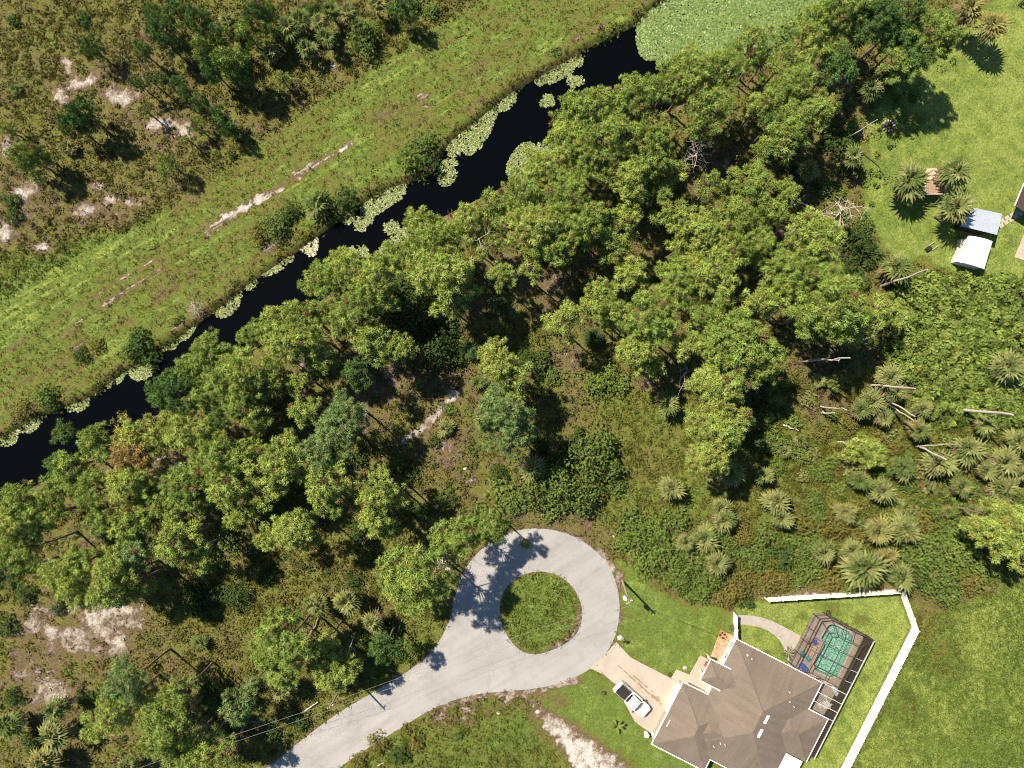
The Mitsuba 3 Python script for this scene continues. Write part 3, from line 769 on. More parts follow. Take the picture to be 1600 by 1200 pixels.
# ------------------------------------------------------------------ white fence
def fence(run, name, label):
    t = thing(name, label, 'fence')
    done = []
    for p, q in zip(run[:-1], run[1:]):
        P0, P1 = W2(*p), W2(*q)
        n = max(1, round(np.linalg.norm(P1 - P0) / 1.9))
        for k in range(n + 1):
            c = P0 + (P1 - P0) * k / n
            if not any(np.linalg.norm(c - x) < 0.3 for x in done):
                done.append(c)
                po = part(t, 'post', box([*c, 0.93], (0.127, 0.127, 1.9)), 'm_white')
                cap = trimesh.convex.convex_hull(np.array([[x * .085, y * .085, z] for x in (-1, 1) for y in (-1, 1) for z in (0, .03)] + [[0, 0, .09]]) + [*c, 1.88])
                part(po, 'cap', cap, 'm_white')
            if k < n:
                d = P0 + (P1 - P0) * (k + 1) / n
                u = unit(d - c)
                a, b = c + u * 0.066, d - u * 0.066
                pa = part(t, 'panel', bar([*a, 0.93], [*b, 0.93], 0.03, 1.6), 'm_white')
                part(pa, 'rail', bar([*a, 1.76], [*b, 1.76], 0.05, 0.14), 'm_white')
                part(pa, 'rail', bar([*a, 0.12], [*b, 0.12], 0.05, 0.16), 'm_white')
    return t


fence([(1195, 934), (1404, 921), (1425, 980), (1303, 1222)], 'vinyl_fence', 'long white vinyl privacy fence round the back garden and pool')
fence([(1146, 957), (1147, 999)], 'vinyl_fence', 'short white vinyl fence with gate beside the front corner of the house')


# ------------------------------------------------------------------ pickup truck
def loft(secs):
    n = len(secs[0])
    v = np.vstack(secs)
    f = []
    for a in range(len(secs) - 1):
        for b in range(n):
            c = (b + 1) % n
            f += [[a * n + b, a * n + c, (a + 1) * n + c], [a * n + b, (a + 1) * n + c, (a + 1) * n + b]]
    e = (len(secs) - 1) * n
    f += [[0, b + 1, b] for b in range(1, n - 1)] + [[e, e + b, e + b + 1] for b in range(1, n - 1)]
    m = trimesh.Trimesh(v, f, process=False)
    m.fix_normals()
    return m


def rsec(x, w, z0, z1, r=0.12, r2=None, n=4):
    """rounded cross section at x, width w"""
    pts = []
    for cy, cz, a0, rr in ((w / 2, z0, -90, 0.05), (w / 2, z1, 0, r), (-w / 2, z1, 90, r), (-w / 2, z0, 180, 0.05)):
        for k in range(n):
            a = math.radians(a0 + 90 * k / (n - 1))
            pts.append([x, cy - math.copysign(rr, cy) + rr * math.cos(a), (cz - rr if cz == z1 else cz + rr) + rr * math.sin(a)])
    return np.array(pts)


truck = thing('pickup_truck', 'white crew cab pickup with black bed cover parked on the driveway', 'pickup truck')
tp = W(987.6, 1092.8, 0.9)[:2]
tr = -math.atan2(130, 142) + 0.0
TM = trimesh.transformations.rotation_matrix(tr, [0, 0, 1])
TM[:3, 3] = [tp[0], tp[1], 0.045]


def tpart(parent, nm, m, mat, smooth=False):
    m = m.copy()
    m.apply_transform(TM)
    return part(parent, nm, m, mat, smooth)


BX = [(-2.9, 1.72, .62, 1.08), (-2.85, 1.88, .5, 1.16), (-2.2, 1.98, .42, 1.2), (0.9, 2.0, .4, 1.18), (1.5, 2.0, .42, 1.18), (2.3, 1.96, .45, 1.14), (2.65, 1.84, .5, 1.08), (2.86, 1.62, .55, 1.0), (2.92, 1.4, .6, .9)]
body = loft([rsec(x, w, z0, z1, 0.16) for x, w, z0, z1 in BX])
tpart(truck, 'body', body, 'm_paint', 40)
cab = loft([rsec(-0.72, 1.74, 1.1, 1.16, 0.03), rsec(-0.55, 1.62, 1.1, 1.80, 0.14), rsec(-0.2, 1.60, 1.1, 1.90, 0.16), rsec(0.5, 1.58, 1.1, 1.91, 0.16), rsec(0.85, 1.56, 1.1, 1.86, 0.14), rsec(1.42, 1.74, 1.1, 1.22, 0.03)])
tpart(truck, 'cab', cab, 'm_paint', 40)
hood = loft([rsec(1.3, 1.72, 1.0, 1.21, 0.1), rsec(1.9, 1.66, 1.0, 1.23, 0.1), rsec(2.5, 1.5, 0.95, 1.16, 0.1), rsec(2.75, 1.3, 0.9, 1.05, 0.1)])
tpart(truck, 'hood', hood, 'm_paint', 40)
wsv = np.array([[0.90, -.70, 1.868], [0.90, .70, 1.868], [1.16, .78, 1.60], [1.44, .80, 1.245], [1.50, .4, 1.245], [1.52, 0, 1.247], [1.50, -.4, 1.245], [1.44, -.80, 1.245], [1.16, -.78, 1.60]])
ws = trimesh.convex.convex_hull(np.vstack([wsv + [0.02, 0, 0.015], wsv - [0.08, 0, 0.04]]))
tpart(truck, 'windshield', ws, 'm_glass')
tpart(truck, 'rear_window', trimesh.convex.convex_hull(np.array([[-.58, -.64, 1.72], [-.58, .64, 1.72], [-.735, -.72, 1.24], [-.735, .72, 1.24], [-.5, 0, 1.5]])), 'm_glass')
for sy in (-1, 1):
    for x0, x1 in ((-.42, .25), (.32, 1.05)):
        v = np.array([[x0, .80, 1.74], [x1 - .25 * (x1 > 1), .79, 1.74], [x1 + .08 * (x1 > 1), .885, 1.26], [x0, .885, 1.26]])
        v = np.vstack([v, v - [0, .1, 0]]) * [1, sy, 1]
        tpart(truck, 'side_window', trimesh.convex.convex_hull(v), 'm_glass')
    q = tpart(truck, 'mirror', box([1.12, sy * 1.13, 1.28], (0.16, 0.26, 0.18)), 'm_black')
    tpart(truck, 'headlight', box([2.72, sy * .66, .9], (0.2, 0.3, 0.14)), 'm_chrome')
    tpart(truck, 'taillight', box([-2.86, sy * .86, .98], (0.1, 0.14, 0.3)), 'm_red')
    for x in (-1.75, 1.85):
        w = trimesh.creation.cylinder(radius=0.40, height=0.26, sections=24)
        w.apply_transform(trimesh.transformations.rotation_matrix(PI / 2, [1, 0, 0]))
        w.apply_translation([x, sy * .90, .40])
        wk = tpart(truck, 'wheel', w, 'm_rubber')
        w = trimesh.creation.cylinder(radius=0.25, height=0.28, sections=18)
        w.apply_transform(trimesh.transformations.rotation_matrix(PI / 2, [1, 0, 0]))
        w.apply_translation([x, sy * .90, .40])
        tpart(wk, 'rim', w, 'm_chrome')
bc = tpart(truck, 'bed_cover', loft([rsec(-2.62, 1.56, 1.15, 1.245, 0.03), rsec(-2.5, 1.62, 1.15, 1.255, 0.03), rsec(-0.82, 1.62, 1.15, 1.255, 0.03)]), 'm_black')
for x in (-2.05, -1.45):
    tpart(bc, 'fold', box([x, 0, 1.258], (0.03, 1.56, 0.012)), 'm_rubber')
for sy in (-1, 1):
    tpart(truck, 'bed_rail', box([-1.72, sy * .90, 1.21], (1.9, 0.10, 0.05)), 'm_black')
tpart(truck, 'bumper', box([-2.96, 0, .62], (0.16, 1.8, 0.2)), 'm_chrome')
tpart(truck, 'bumper', box([2.86, 0, .6], (0.2, 1.6, 0.24)), 'm_chrome')
tpart(truck, 'grille', box([2.88, 0, .84], (0.1, 1.0, 0.22)), 'm_black')


# ------------------------------------------------------------------ power poles and wires
def power_pole(bx, by, hgt, tx, ty, label, trans):
    t = thing('utility_pole', label, 'utility pole', 'wooden poles carrying the overhead wires')
    b = np.array([*W2(bx, by), 0.0])
    top = W(tx, ty, hgt)
    part(t, 'shaft', tube([b - [0, 0, .2], b + (top - b) * 0.5, top], [0.17, 0.14, 0.11], 10), 'm_pole', 50)
    d = np.array([0.86, 0.5, 0])
    pr = np.array([-0.5, 0.86, 0])
    c = b + (top - b) * 0.95
    part(t, 'crossarm', bar(c - d * 0.45 * trans - pr * 0.1, c + d * 0.45 + pr * 0.05, 0.10), 'm_paleboard')
    for sg in (-0.4, 0.4):
        part(t, 'insulator', tube([c + d * sg + [0, 0, .05], c + d * sg + [0, 0, .25]], [0.05, 0.03], 8), 'm_white')
    if trans:
        q = b + (top - b) * 0.80 + np.array([-0.48, 0.1, 0])
        tr_ = part(t, 'transformer', tube([q, q + [0, 0, .06], q + [0, 0, .85], q + [0, 0, .95]], [0.24, 0.27, 0.27, 0.2], 14), 'm_whitemetal', 40)
        part(tr_, 'bushing', tube([q + [0.1, 0, .95], q + [0.1, 0, 1.15]], [0.05, 0.03], 8), 'm_pole')
        part(t, 'bracket', bar(q + [0.2, 0, .5], q + [0.45, -.1, .5], 0.08), 'm_metalgrey')
    return c


c1 = power_pole(972.5, 907, 9.3, 984, 942, 'wooden utility pole with white transformer on the front lawn edge', 1)
c2 = power_pole(546, 1050, 9.8, 515, 1106, 'bare wooden utility pole on the wood side of the road', 0)
t = thing('overhead_wire', 'pair of overhead wires crossing the turning circle island', 'wire')
d = np.array([0.5, -0.86, 0]) * 0.45
c3 = c2 + unit(c2 - c1) * 48 + np.array([0, 0, 0.0])
for sg in (-1, 1):
    for A, B in ((c1, c2), (c2, c3)):
        pts = [A + (B - A) * s + d * sg + np.array([0, 0, 0.25 - 4 * 0.7 * s * (1 - s)]) for s in np.linspace(0, 1, 24)]
        part(t, 'wire', tube(pts, 0.016, 4), 'm_wire')
t = thing('service_wire', 'thin dark service wire from the transformer pole to the house corner', 'wire')
A, B = c1, L(190, 800, 3.2)
part(t, 'wire', tube([A + (B - A) * s - np.array([0, 0, 4 * 0.6 * s * (1 - s)]) for s in np.linspace(0, 1, 20)], 0.016, 4), 'm_black')

# ------------------------------------------------------------------ neighbour's garden
t = thing('wooden_playset', 'weathered wooden platform with railings and pale ramp among three palms', 'playset')
pc = W(1457.5, 293, 1.7)[:2]
for k in range(11):
    part(t, 'plank', box([pc[0] + (k - 5) * 0.245, pc[1], 1.66 + 0.006 * (k % 2)], (0.225, 2.0, 0.06)), 'm_wood')
for sx in (-1, 1):
    for sy in (-1, 1):
        part(t, 'post', box([pc[0] + sx * 1.42, pc[1] + sy * 1.05, 1.3], (0.12, 0.12, 2.6)), 'm_wood')
    part(t, 'rail', box([pc[0] + sx * 1.5, pc[1], 2.45], (0.22, 2.3, 0.06)), 'm_paleboard')
    part(t, 'rail', box([pc[0] + sx * 1.42, pc[1], 2.05], (0.05, 2.0, 0.14)), 'm_paleboard')
part(t, 'rail', box([pc[0], pc[1] - 1.12, 2.45], (2.8, 0.16, 0.06)), 'm_paleboard')
part(t, 'rail', box([pc[0], pc[1] - 1.05, 2.0], (2.8, 0.05, 0.14)), 'm_wood')
p0, p1 = np.array([pc[0] + 0.0, pc[1] + 1.0]), np.array([*W(1456, 262, 1.0)[:2]])
for k in range(9):
    f = (k + 0.5) / 9
    cc = p0 + (p1 - p0) * f
    part(t, 'ramp_board', box([cc[0], cc[1], 1.62 - 0.9 * f], (2.0, 0.20, 0.05)), 'm_paleboard')
part(t, 'ladder', cat([bar([pc[0] - 1.6, pc[1] - 1.2, 0], [pc[0] - 1.4, pc[1] - 0.9, 1.7], 0.08), bar([pc[0] + 1.3, pc[1] - 1.9, 0], [pc[0] + 1.4, pc[1] - 1.1, 1.7], 0.08)]), 'm_paleboard')


def shed(c4, zl, zh, name, label, mat, ridge=False, wallh=2.2, wall='m_wall', inset=0.35, ribs=12):
    t = thing(name, label, 'shed')
    zs = zh if not ridge else zl
    A, B, C, D = [W(*p, z) for p, z in zip(c4, (zl, zs, zs, zl))]       # A-B one gable side, D-C the other
    ce = (A + B + C + D) / 4
    # base walls; for the open shed a black core standing for shade
    w4 = [p[:2] + unit(ce[:2] - p[:2]) * inset for p in (A, B, C, D)]
    part(t, 'wall', prism(Polygon(w4), -0.1, min(zl, zs) - 0.12), wall)
    n = ribs
    for k in range(n):
        s0, s1 = k / n, (k + 1) / n - 0.02 / n
        P0, P1 = A + (B - A) * s0, A + (B - A) * s1
        Q0, Q1 = D + (C - D) * s0, D + (C - D) * s1
        if ridge:
            rise = lambda s: np.array([0, 0, (zh - zl) * (1 - abs(2 * s - 1) ** 2.2)])
            P0, P1, Q0, Q1 = P0 + rise(s0), P1 + rise(s1), Q0 + rise(s0), Q1 + rise(s1)
        v = np.array([P0, P1, Q1, Q0])
        dz = np.array([0, 0, 0.05])
        part(t, 'roof_panel', trimesh.convex.convex_hull(np.vstack([v, v - dz])), mat)
    return t, ce


shed([(1509, 322), (1566, 334), (1558, 367), (1501, 353)], 2.9, 2.75, 'garden_shed', 'open sided shed with flat blue grey metal roof beside the palms', 'm_bluemetal', wall='m_black', inset=0.8)  # black core under the open roof paints in the shade below it
t, ce = shed([(1513, 368), (1551, 377), (1538, 421), (1496, 409)], 2.1, 2.45, 'garden_shed', 'small shed with white curved metal roof next to the blue grey one', 'm_whitemetal', True)
t = thing('air_conditioner', 'white outdoor unit with round dark fan behind the white shed', 'air conditioner')
q = W2(1500, 381)
part(t, 'case', box([*q, 0.45], (0.9, 0.9, 0.9), rz=-0.2), 'm_whitemetal')
m = trimesh.creation.cylinder(radius=0.28, height=0.06, sections=20)
m.apply_translation([*q, 0.91])
part(t, 'fan', m, 'm_black')
t = thing('screened_porch', 'dark roofed porch corner of the neighbouring house at the photo edge', 'porch')
part(t, 'roof', prism(Polygon([W(*p, 2.6)[:2] for p in [(1600, 288), (1586, 322), (1602, 332), (1680, 360), (1690, 300)]]), 2.5, 2.62), 'm_bronze')
part(t, 'wall', prism(Polygon([W2(*p) for p in [(1603, 293), (1592, 321), (1604, 328), (1670, 350), (1680, 305)]]), 0, 2.5), 'm_screen')
part(t, 'gutter', bar(W(1600, 286, 2.66), W(1585, 322, 2.66), 0.14), 'm_lightframe')
t = thing('fire_pit', 'charred fire pit ringed with stones on the shady lawn edge', 'fire pit')
q = W2(1388, 197)
part(t, 'ash', trimesh.creation.cylinder(radius=0.62, height=0.12, sections=18).apply_translation([*q, 0.06]), 'm_char')
for k in range(12):
    a = k * PI / 6 + 0.1
    m = trimesh.creation.icosphere(subdivisions=1, radius=0.2)
    m.vertices *= [1.2, 0.8, 0.8]
    m.apply_transform(trimesh.transformations.rotation_matrix(a, [0, 0, 1]))
    m.apply_translation([q[0] + 0.78 * math.cos(a), q[1] + 0.78 * math.sin(a), 0.1])
    part(t, 'stone', m, 'm_stone')
for k in range(6):
    a = k * 1.1
    part(t, 'log', tube([[q[0] + .5 * math.cos(a), q[1] + .5 * math.sin(a), .12], [q[0] - .1 * math.cos(a), q[1] - .1 * math.sin(a), .45]], [0.06, 0.05], 6), 'm_char')
t = thing('swing_frame', 'black metal frame standing on the lawn in the photo corner', 'frame')
for p, q in (((1591, 8), (1606, -8)), ((1591, 8), (1606, 16)), ((1606, -8), (1630, 0)), ((1606, 16), (1630, 0))):
    part(t, 'bar', bar([*W2(*p), 0.5], [*W2(*q), 0.5], 0.14), 'm_black')
    part(t, 'leg', bar([*W2(*p), 0], [*W2(*p), 0.5], 0.10), 'm_black')
t = thing('wheelbarrow', 'overturned dark wheelbarrow on the lawn below the playset', 'wheelbarrow')
q = np.array([*W2(1450, 389), 0])
part(t, 'tray', trimesh.convex.convex_hull(np.array([[x * a, y * b, z] for x in (-1, 1) for y in (-1, 1) for a, b, z in ((.5, .32, .12), (.34, .2, .42))]) @ np.array([[.8, .6, 0], [-.6, .8, 0], [0, 0, 1.]]) + q), 'm_black')
for sg in (-1, 1):
    part(t, 'handle', bar(q + [.2 - .25 * sg, .1 + .3 * sg, .2], q + [1.0 - .25 * sg, .7 + .3 * sg, .3], 0.05), 'm_metalgrey')

# ------------------------------------------------------------------ small things round the house


def rock(px, py, r, name, label, m='m_rock', seed=0, flat=0.7, catg='boulder'):
    s = trimesh.creation.icosphere(subdivisions=2, radius=1)
    s.vertices *= (0.75 + 0.5 * meshkit.noise(s.vertices * 1.7 + seed, seed))[:, None]
    s.vertices *= [r, r * 0.85, r * flat]
    s.apply_translation([*W2(px, py), r * flat * 0.5])
    single(name, s, m, label, catg)


rock(969, 996, 0.46, 'boulder', 'white boulder beside the mailbox at the driveway mouth', seed=1)
rock(1070, 1043, 0.3, 'boulder', 'small pale rock on the front lawn by the walk', seed=2, flat=0.5)
rock(727, 733, 0.3, 'boulder', 'white debris lump in the clearing above the cul de sac', seed=3, flat=0.4, catg='debris')
rock(700, 889, 0.35, 'boulder', 'pale stone beside the bare dead tree at the road edge', seed=4, flat=0.5)
rock(840, 1112, 0.28, 'boulder', 'pale limestone lump at the road end of the sandy track', seed=5, flat=0.4)
rock(779, 1114, 0.28, 'boulder', 'pale limestone lump on the verge below the road', seed=6, flat=0.4)
t = thing('mailbox', 'dark mailbox on a post beside the white boulder', 'mailbox')
q = np.array([*W2(974, 998), 0])
part(t, 'post', bar(q, q + [0, 0, 1.1], 0.1), 'm_wood')
part(t, 'box', box(q + [0, 0, 1.2], (0.5, 0.22, 0.24), rz=0.6), 'm_black')
t = thing('trash_bin', 'white lidded bin at the garage corner beside the lawn', 'bin')
q = np.array([*W2(1009, 1145), 0])
part(t, 'body', tube([q, q + [0, 0, .85]], [0.28, 0.34], 14), 'm_white')
part(t, 'lid', tube([q + [0, 0, .85], q + [0, 0, .95]], [0.37, 0.3], 14), 'm_white')
t = thing('electric_meter', 'pale grey cabinet on the ground at the corner of the garage', 'cabinet')
part(t, 'case', box([*W2(1022, 1147), 0.5], (0.7, 0.5, 1.0), rz=-math.radians(27)), 'm_whitemetal')
part(t, 'lid', box([*W2(1022, 1147), 1.03], (0.76, 0.56, 0.06), rz=-math.radians(27)), 'm_metalgrey')
t = thing('basketball_hoop', 'dark portable hoop on a bent pole at the garage front', 'hoop')
q = np.array([*W2(1042, 1118), 0])
part(t, 'base', box(q + [0, 0, .15], (0.9, 0.6, 0.3), rz=0.5), 'm_black')
part(t, 'pole', tube([q + [0, 0, .3], q + [0, 0, 2.2], q + [-.4, .25, 2.6]], 0.05, 7), 'm_black')
part(t, 'backboard', box(q + [-.45, .3, 2.7], (0.06, 1.1, 0.7), rz=-0.5), 'm_whitemetal')
chair(W2(1103, 1036), -0.5, 'm_red', 'porch_chair', 'red chair on the front walk beside the entry porch', 'chair', 0.05, 0.6)
for k, (px, py, m, lb) in enumerate(((1128, 990, 'm_orange', 'ring of orange flower pots at the tip of the mulch bed'), (1095, 1050, 'm_char', 'dark potted fern on the front walk'), (1104, 1024, 'm_char', 'dark potted plant at the top of the front walk'))):
    t = thing('flower_pot', lb, 'flower pot')
    n = 7 if k == 0 else 1
    for a in range(n):
        q = np.array([*W2(px, py), 0]) + (np.array([(.2 + .1 * (a % 3)) * 1.3 * math.cos(a * 2.4), (.2 + .1 * (a % 3)) * 1.3 * math.sin(a * 2.4), 0]) if n > 1 else 0)
        part(t, 'pot', tube([q, q + [0, 0, .3]], [0.10, 0.15], 10), m if a % 2 else 'm_terracotta')
        part(t, 'flower' if n > 1 else 'plant', trimesh.creation.icosphere(subdivisions=1, radius=0.15).apply_translation(q + [0, 0, .36]), m if a % 2 else 'm_char')
t = thing('scrap_board', 'pale board lying in the shrubs beside the turning circle', 'board')
part(t, 'plank', bar([*W2(957, 836), .5], [*W2(964, 846), .45], 0.16, 0.04), 'm_white')

# ------------------------------------------------------------------ foliage makers


PINE_TONES = {'b': (0.250, 0.325, 0.078), 'm': (0.195, 0.275, 0.064), 'd': (0.085, 0.155, 0.044), 't': (0.160, 0.240, 0.085), 'o': (0.300, 0.235, 0.080), 'y': (0.265, 0.325, 0.082)}


def pine_crown(R, rng, tone):
    """crown of needle brushes on radiating limbs, centred at the origin; returns (leaf mesh, colours, limbs)"""
    nl = int(6 + 4.4 * R)
    D = 1.45 * R
    cs, rs, limbs = [], [], []
    for k in range(nl):
        az = k * 2.39996 + rng.uniform(-.6, .6)
        f = math.sqrt((k + 0.4) / nl)
        rr = R * 0.84 * f * rng.uniform(.75, 1.15)
        z = D * (0.46 - 0.70 * f * f) + rng.uniform(-.55, .25) * R * 0.6
        lr = max(0.55, R * rng.uniform(.21, .35))
        c = np.array([rr * math.cos(az), rr * math.sin(az), z])
        cs.append(c)
        rs.append(lr)
        limbs.append(tube([[0, 0, z - 0.55 * R * f - .3], c * [.5, .5, 1] - [0, 0, .22 * R * f], c - [0, 0, .1]], [0.06 + .010 * R, 0.045, 0.02], 4))
    p = []
    for c, lr in zip(cs, rs):
        n = max(12, int(46 * lr * lr + 12))
        d = rnd_dir(n, rng, 0.5)
        for q in c + d * lr * (0.6 + 0.45 * rng.random((n, 1))) * [1, 1, 0.62]:
            if not p or np.min(np.sum((np.array(p) - q) ** 2, 1)) > 0.66 ** 2:
                p.append(q)
    p = np.array(p)
    N, n = len(p), 92
    r = rng.uniform(0.46, 0.66, N) * (0.8 if R < 1.8 else 1.0)
    d = rnd_dir(N * n, rng, 0.22).reshape(N, n, 3)
    rr_ = r[:, None, None]
    t = unit(np.cross(d, rng.normal(size=d.shape)))                 # outer needles sweep round the brush, inner ones point straight out
    w = np.cross(d, t)
    sw = (rng.random((N, n, 1)) < 0.6)
    go = unit(np.where(sw, t + 0.55 * d, d))
    base = p[:, None] + d * rr_ * np.where(sw, 0.52, 0.08)
    ln = rr_ * np.where(sw, 0.62, 0.92) * (0.75 + 0.5 * rng.random((N, n, 1)))
    tip = base + go * ln
    side = np.where(sw, w, unit(np.cross(d, rng.normal(size=d.shape)))) * rr_ * np.where(sw, 0.088, 0.06)
    tris = np.stack([base + side, tip, base - side], 2).reshape(-1, 3, 3)
    col = np.array(PINE_TONES[tone]) * (0.74 + 0.52 * rng.random((N, 1))) * (1 + (rng.random((N, 3)) - .5) * 0.16)
    if tone != 'd':
        br = rng.random(N) < 0.015
        col[br] = np.array([0.17, 0.135, 0.060]) * rng.uniform(.7, 1.2, (br.sum(), 1))
    col = np.repeat(col, n, 0) * (0.8 + 0.4 * rng.random((N * n, 1)))
    m, vc = leafmesh(tris, col)
    return m, vc, cat(limbs)


PINES = {}
for tone in 'bmdtoy':
    for sz, R in (('s', 1.25), ('n', 2.3), ('l', 3.4)):
        for v in range({'b': 5, 'm': 5}.get(tone, 2 if tone in 'dt' else 1)):
            m, vc, lb = pine_crown(R, np.random.default_rng(hash((ord(tone), ord(sz), v)) % 100000), tone)
            PINES[tone, sz, v] = (mikit.ply(m, 'm_needle', color=vc), mikit.ply(lb, 'm_bark'))
NV = {t: sum(1 for k in PINES if k[0] == t and k[1] == 's') for t in 'bmdtoy'}
TRUNKS = []
for v in range(4):
    rng = np.random.default_rng(50 + v)
    z = np.linspace(0, 1, 9)
    x, y = 0.25 * np.sin(z * 3 + v) * z * (1 - z), 0.25 * np.cos(z * 2.3 + v) * z * (1 - z)
    TRUNKS.append(mikit.ply(tube(np.column_stack([x * 2, y * 2, z]), 0.17 * (1 - 0.72 * z) + 0.05 * (z < .03), 7), 'm_bark', smooth=50))


def xf(p, s=(1, 1, 1), rz=0.0):
    M = np.eye(4)
    c, s_ = math.cos(rz), math.sin(rz)
    M[:3, :3] = np.array([[c, -s_, 0], [s_, c, 0], [0, 0, 1]]) @ np.diag(s)
    M[:3, 3] = p
    return M


def ground_at(x, y):
    gi = np.clip(np.searchsorted(gx, x), 0, nx - 1)
    gj = np.clip(np.searchsorted(gy, y), 0, len(gy) - 1)
    return float(gz[gj * nx + gi])


PLANTS = []          # (key, sort, px, py, r, tone) for the labels


def pine(px, py, r, tone='m', h=None, name='pine_tree'):
    h = h or 6.5 + 0.19 * r
    n = len(PLANTS)
    rng = np.random.default_rng(900 + n)
    zc = h - 0.30 * r / S
    p = W(px, py, zc)
    R = r / S * (H - zc) / H * (1.25 if name == 'pine_tree' else 1.1)
    sz = 's' if R < 1.75 else 'n' if R < 2.85 else 'l'
    s = R / {'s': 1.25, 'n': 2.3, 'l': 3.4}[sz]
    k = key(name)
    leaf, limb = PINES[tone, sz, int(rng.integers(NV[tone]))]
    M = xf(p, (s * rng.uniform(.93, 1.07), s * rng.uniform(.93, 1.07), s * rng.uniform(.9, 1.15) * (1.0 if name == 'pine_tree' else 1.5)), rng.uniform(0, 6.28))
    g = ground_at(p[0], p[1]) - 0.1
    place(k, 'trunk', TRUNKS[n % 4], xf([p[0], p[1], g], (0.5 + .045 * h, 0.5 + .045 * h, zc + 0.2 * R - g), rng.uniform(0, 6.28)))
    place(k, 'limbs', limb, M)
    place(k, 'crown', leaf, M)
    PLANTS.append((k, 'pine' if name == 'pine_tree' else 'young pine', px, py, r, tone))
    return k


# ---- palms
FROND_TONES = {'g': (0.105, 0.150, 0.046), 'p': (0.185, 0.212, 0.082), 'y': (0.205, 0.202, 0.072), 'k': (0.052, 0.090, 0.033), 'x': (0.165, 0.125, 0.075)}


def frond(rng, tone):
    """one fan leaf along +x, petiole at the origin, about 1.25 m long"""
    tris, col = [], []
    base = np.array(FROND_TONES[tone])
    pl = 0.50
    w = 0.02
    P = lambda x, z: np.array([x, 0, z])
    tris += [[P(0, 0) + [0, w, 0], P(0, 0) - [0, w, 0], P(pl, .05)], [P(pl, .05) + [0, w, 0], P(pl, .05) - [0, w, 0], P(0, 0)]]
    col += [base * 1.2] * 2
    n = 12
    for k in range(n):
        a = math.radians(-118 + 236 * k / (n - 1) + rng.uniform(-4, 4))
        ln = (0.80 - 0.25 * abs(k / (n - 1) * 2 - 1) ** 1.5) * rng.uniform(.85, 1.12)
        d = np.array([math.cos(a), math.sin(a), 0])
        s = np.array([-d[1], d[0], 0]) * 0.072
        o = np.array([pl + 0.02, 0, 0.05])
        lift = 0.10 * math.sin(a * 1.0) ** 2
        m1 = o + d * ln * 0.55 + [0, 0, lift * .6 + rng.uniform(-.02, .03)]
        tp = o + d * ln + [0, 0, lift * .3 - 0.22 * ln * rng.uniform(.6, 1.5)]
        up = np.array([0, 0, 0.016])
        b = base * rng.uniform(.75, 1.3)
        tris += [[o, m1 + s - up, m1 + up], [o, m1 + up, m1 - s - up], [m1 + up, m1 + s - up, tp], [m1 + up, tp, m1 - s - up]]
        col += [b, b * .92, b * 1.05, b * .97]
    m, vc = leafmesh(np.array(tris), np.array(col))
    return mikit.ply(m, 'm_gloss_leaf', color=vc)


FRONDS = {t: [frond(np.random.default_rng(300 + 10 * ord(t) + v), t) for v in range(3)] for t in FROND_TONES}


def palm(px, py, r, tone='g', h=3.2, name='palm_tree', n=None):
    idx = len(PLANTS)
    rng = np.random.default_rng(4000 + idx)
    p = W(px, py, h)
    R = r / S * (H - h) / H
    s = R / 1.18
    k = key(name)
    g = ground_at(p[0], p[1]) - 0.1
    if h > 1.2:
        place(k, 'trunk', TRUNKS[idx % 4], xf([p[0], p[1], g], (1.0, 1.0, h - g), rng.uniform(0, 6.28)))
    n = n or int(15 + 2.6 * r / 10)
    skirt = rng.integers(2, 6)
    n = max(9, int(n * rng.uniform(.75, 1.15)))
    tilt = trimesh.transformations.rotation_matrix(rng.uniform(0, .24), [math.cos(idx * 1.7), math.sin(idx * 1.7), 0])
    for i in range(n):
        f = (i + 0.5) / n
        el = math.radians(78 - 104 * f ** 0.85 + rng.uniform(-10, 10) - 22 * (i >= n - skirt))
        az = i * 2.39996 + rng.uniform(-.25, .25)
        tn = tone if i < n - skirt else 'x' if tone != 'k' else 'k'
        if tone == 'p' and rng.random() < .25:
            tn = 'g'
        if tone == 'g' and rng.random() < .2:
            tn = 'p'
        if tone == 'y' and rng.random() < .3:
            tn = 'p'
        ro = rng.uniform(-.5, .5)
        Rz = trimesh.transformations.rotation_matrix(az, [0, 0, 1])
        Ry = trimesh.transformations.rotation_matrix(-el, [0, 1, 0])
        Rx = trimesh.transformations.rotation_matrix(ro, [1, 0, 0])
        ss = s * rng.uniform(.72, 1.14)
        M = tilt @ Rz @ Ry @ Rx @ np.diag([ss, ss, ss, 1])
        M[:3, 3] += [p[0], p[1], h]
        place(k, 'frond', FRONDS[tn][i % 3], M)
    PLANTS.append((k, 'palm' if name == 'palm_tree' else 'palmetto', px, py, r, tone))
    return k


# ---- broadleaf shrubs
LEAF_TONES = {'g': (0.128, 0.196, 0.048), 'b': (0.160, 0.232, 0.054), 'd': (0.060, 0.108, 0.030), 'o': (0.165, 0.160, 0.045), 'p': (0.205, 0.238, 0.086), 'y': (0.248, 0.254, 0.065)}


def leaves(c, nrm, rng, size, base, var=0.35):
    N = len(c)
    t = unit(np.cross(nrm, rng.normal(size=(N, 3))))
    t = unit(t + 0.15 * rng.normal(size=(N, 3)) - np.array([0, 0, 0.18]))
    b = unit(np.cross(nrm, t))
    ln = size * (0.6 + 0.8 * rng.random((N, 1)))
    p0, p1 = c - t * ln * .5, c + t * ln * .5
    l, r = c + b * ln * .27 + nrm * ln * .06, c - b * ln * .27 + nrm * ln * .06
    col = np.array(base) * (1 - var / 2 + var * rng.random((N, 1))) * (1 + (rng.random((N, 3)) - .5) * .18)
    return np.concatenate([np.stack([p0, r, p1], 1), np.stack([p0, p1, l], 1)]), np.vstack([col, col])


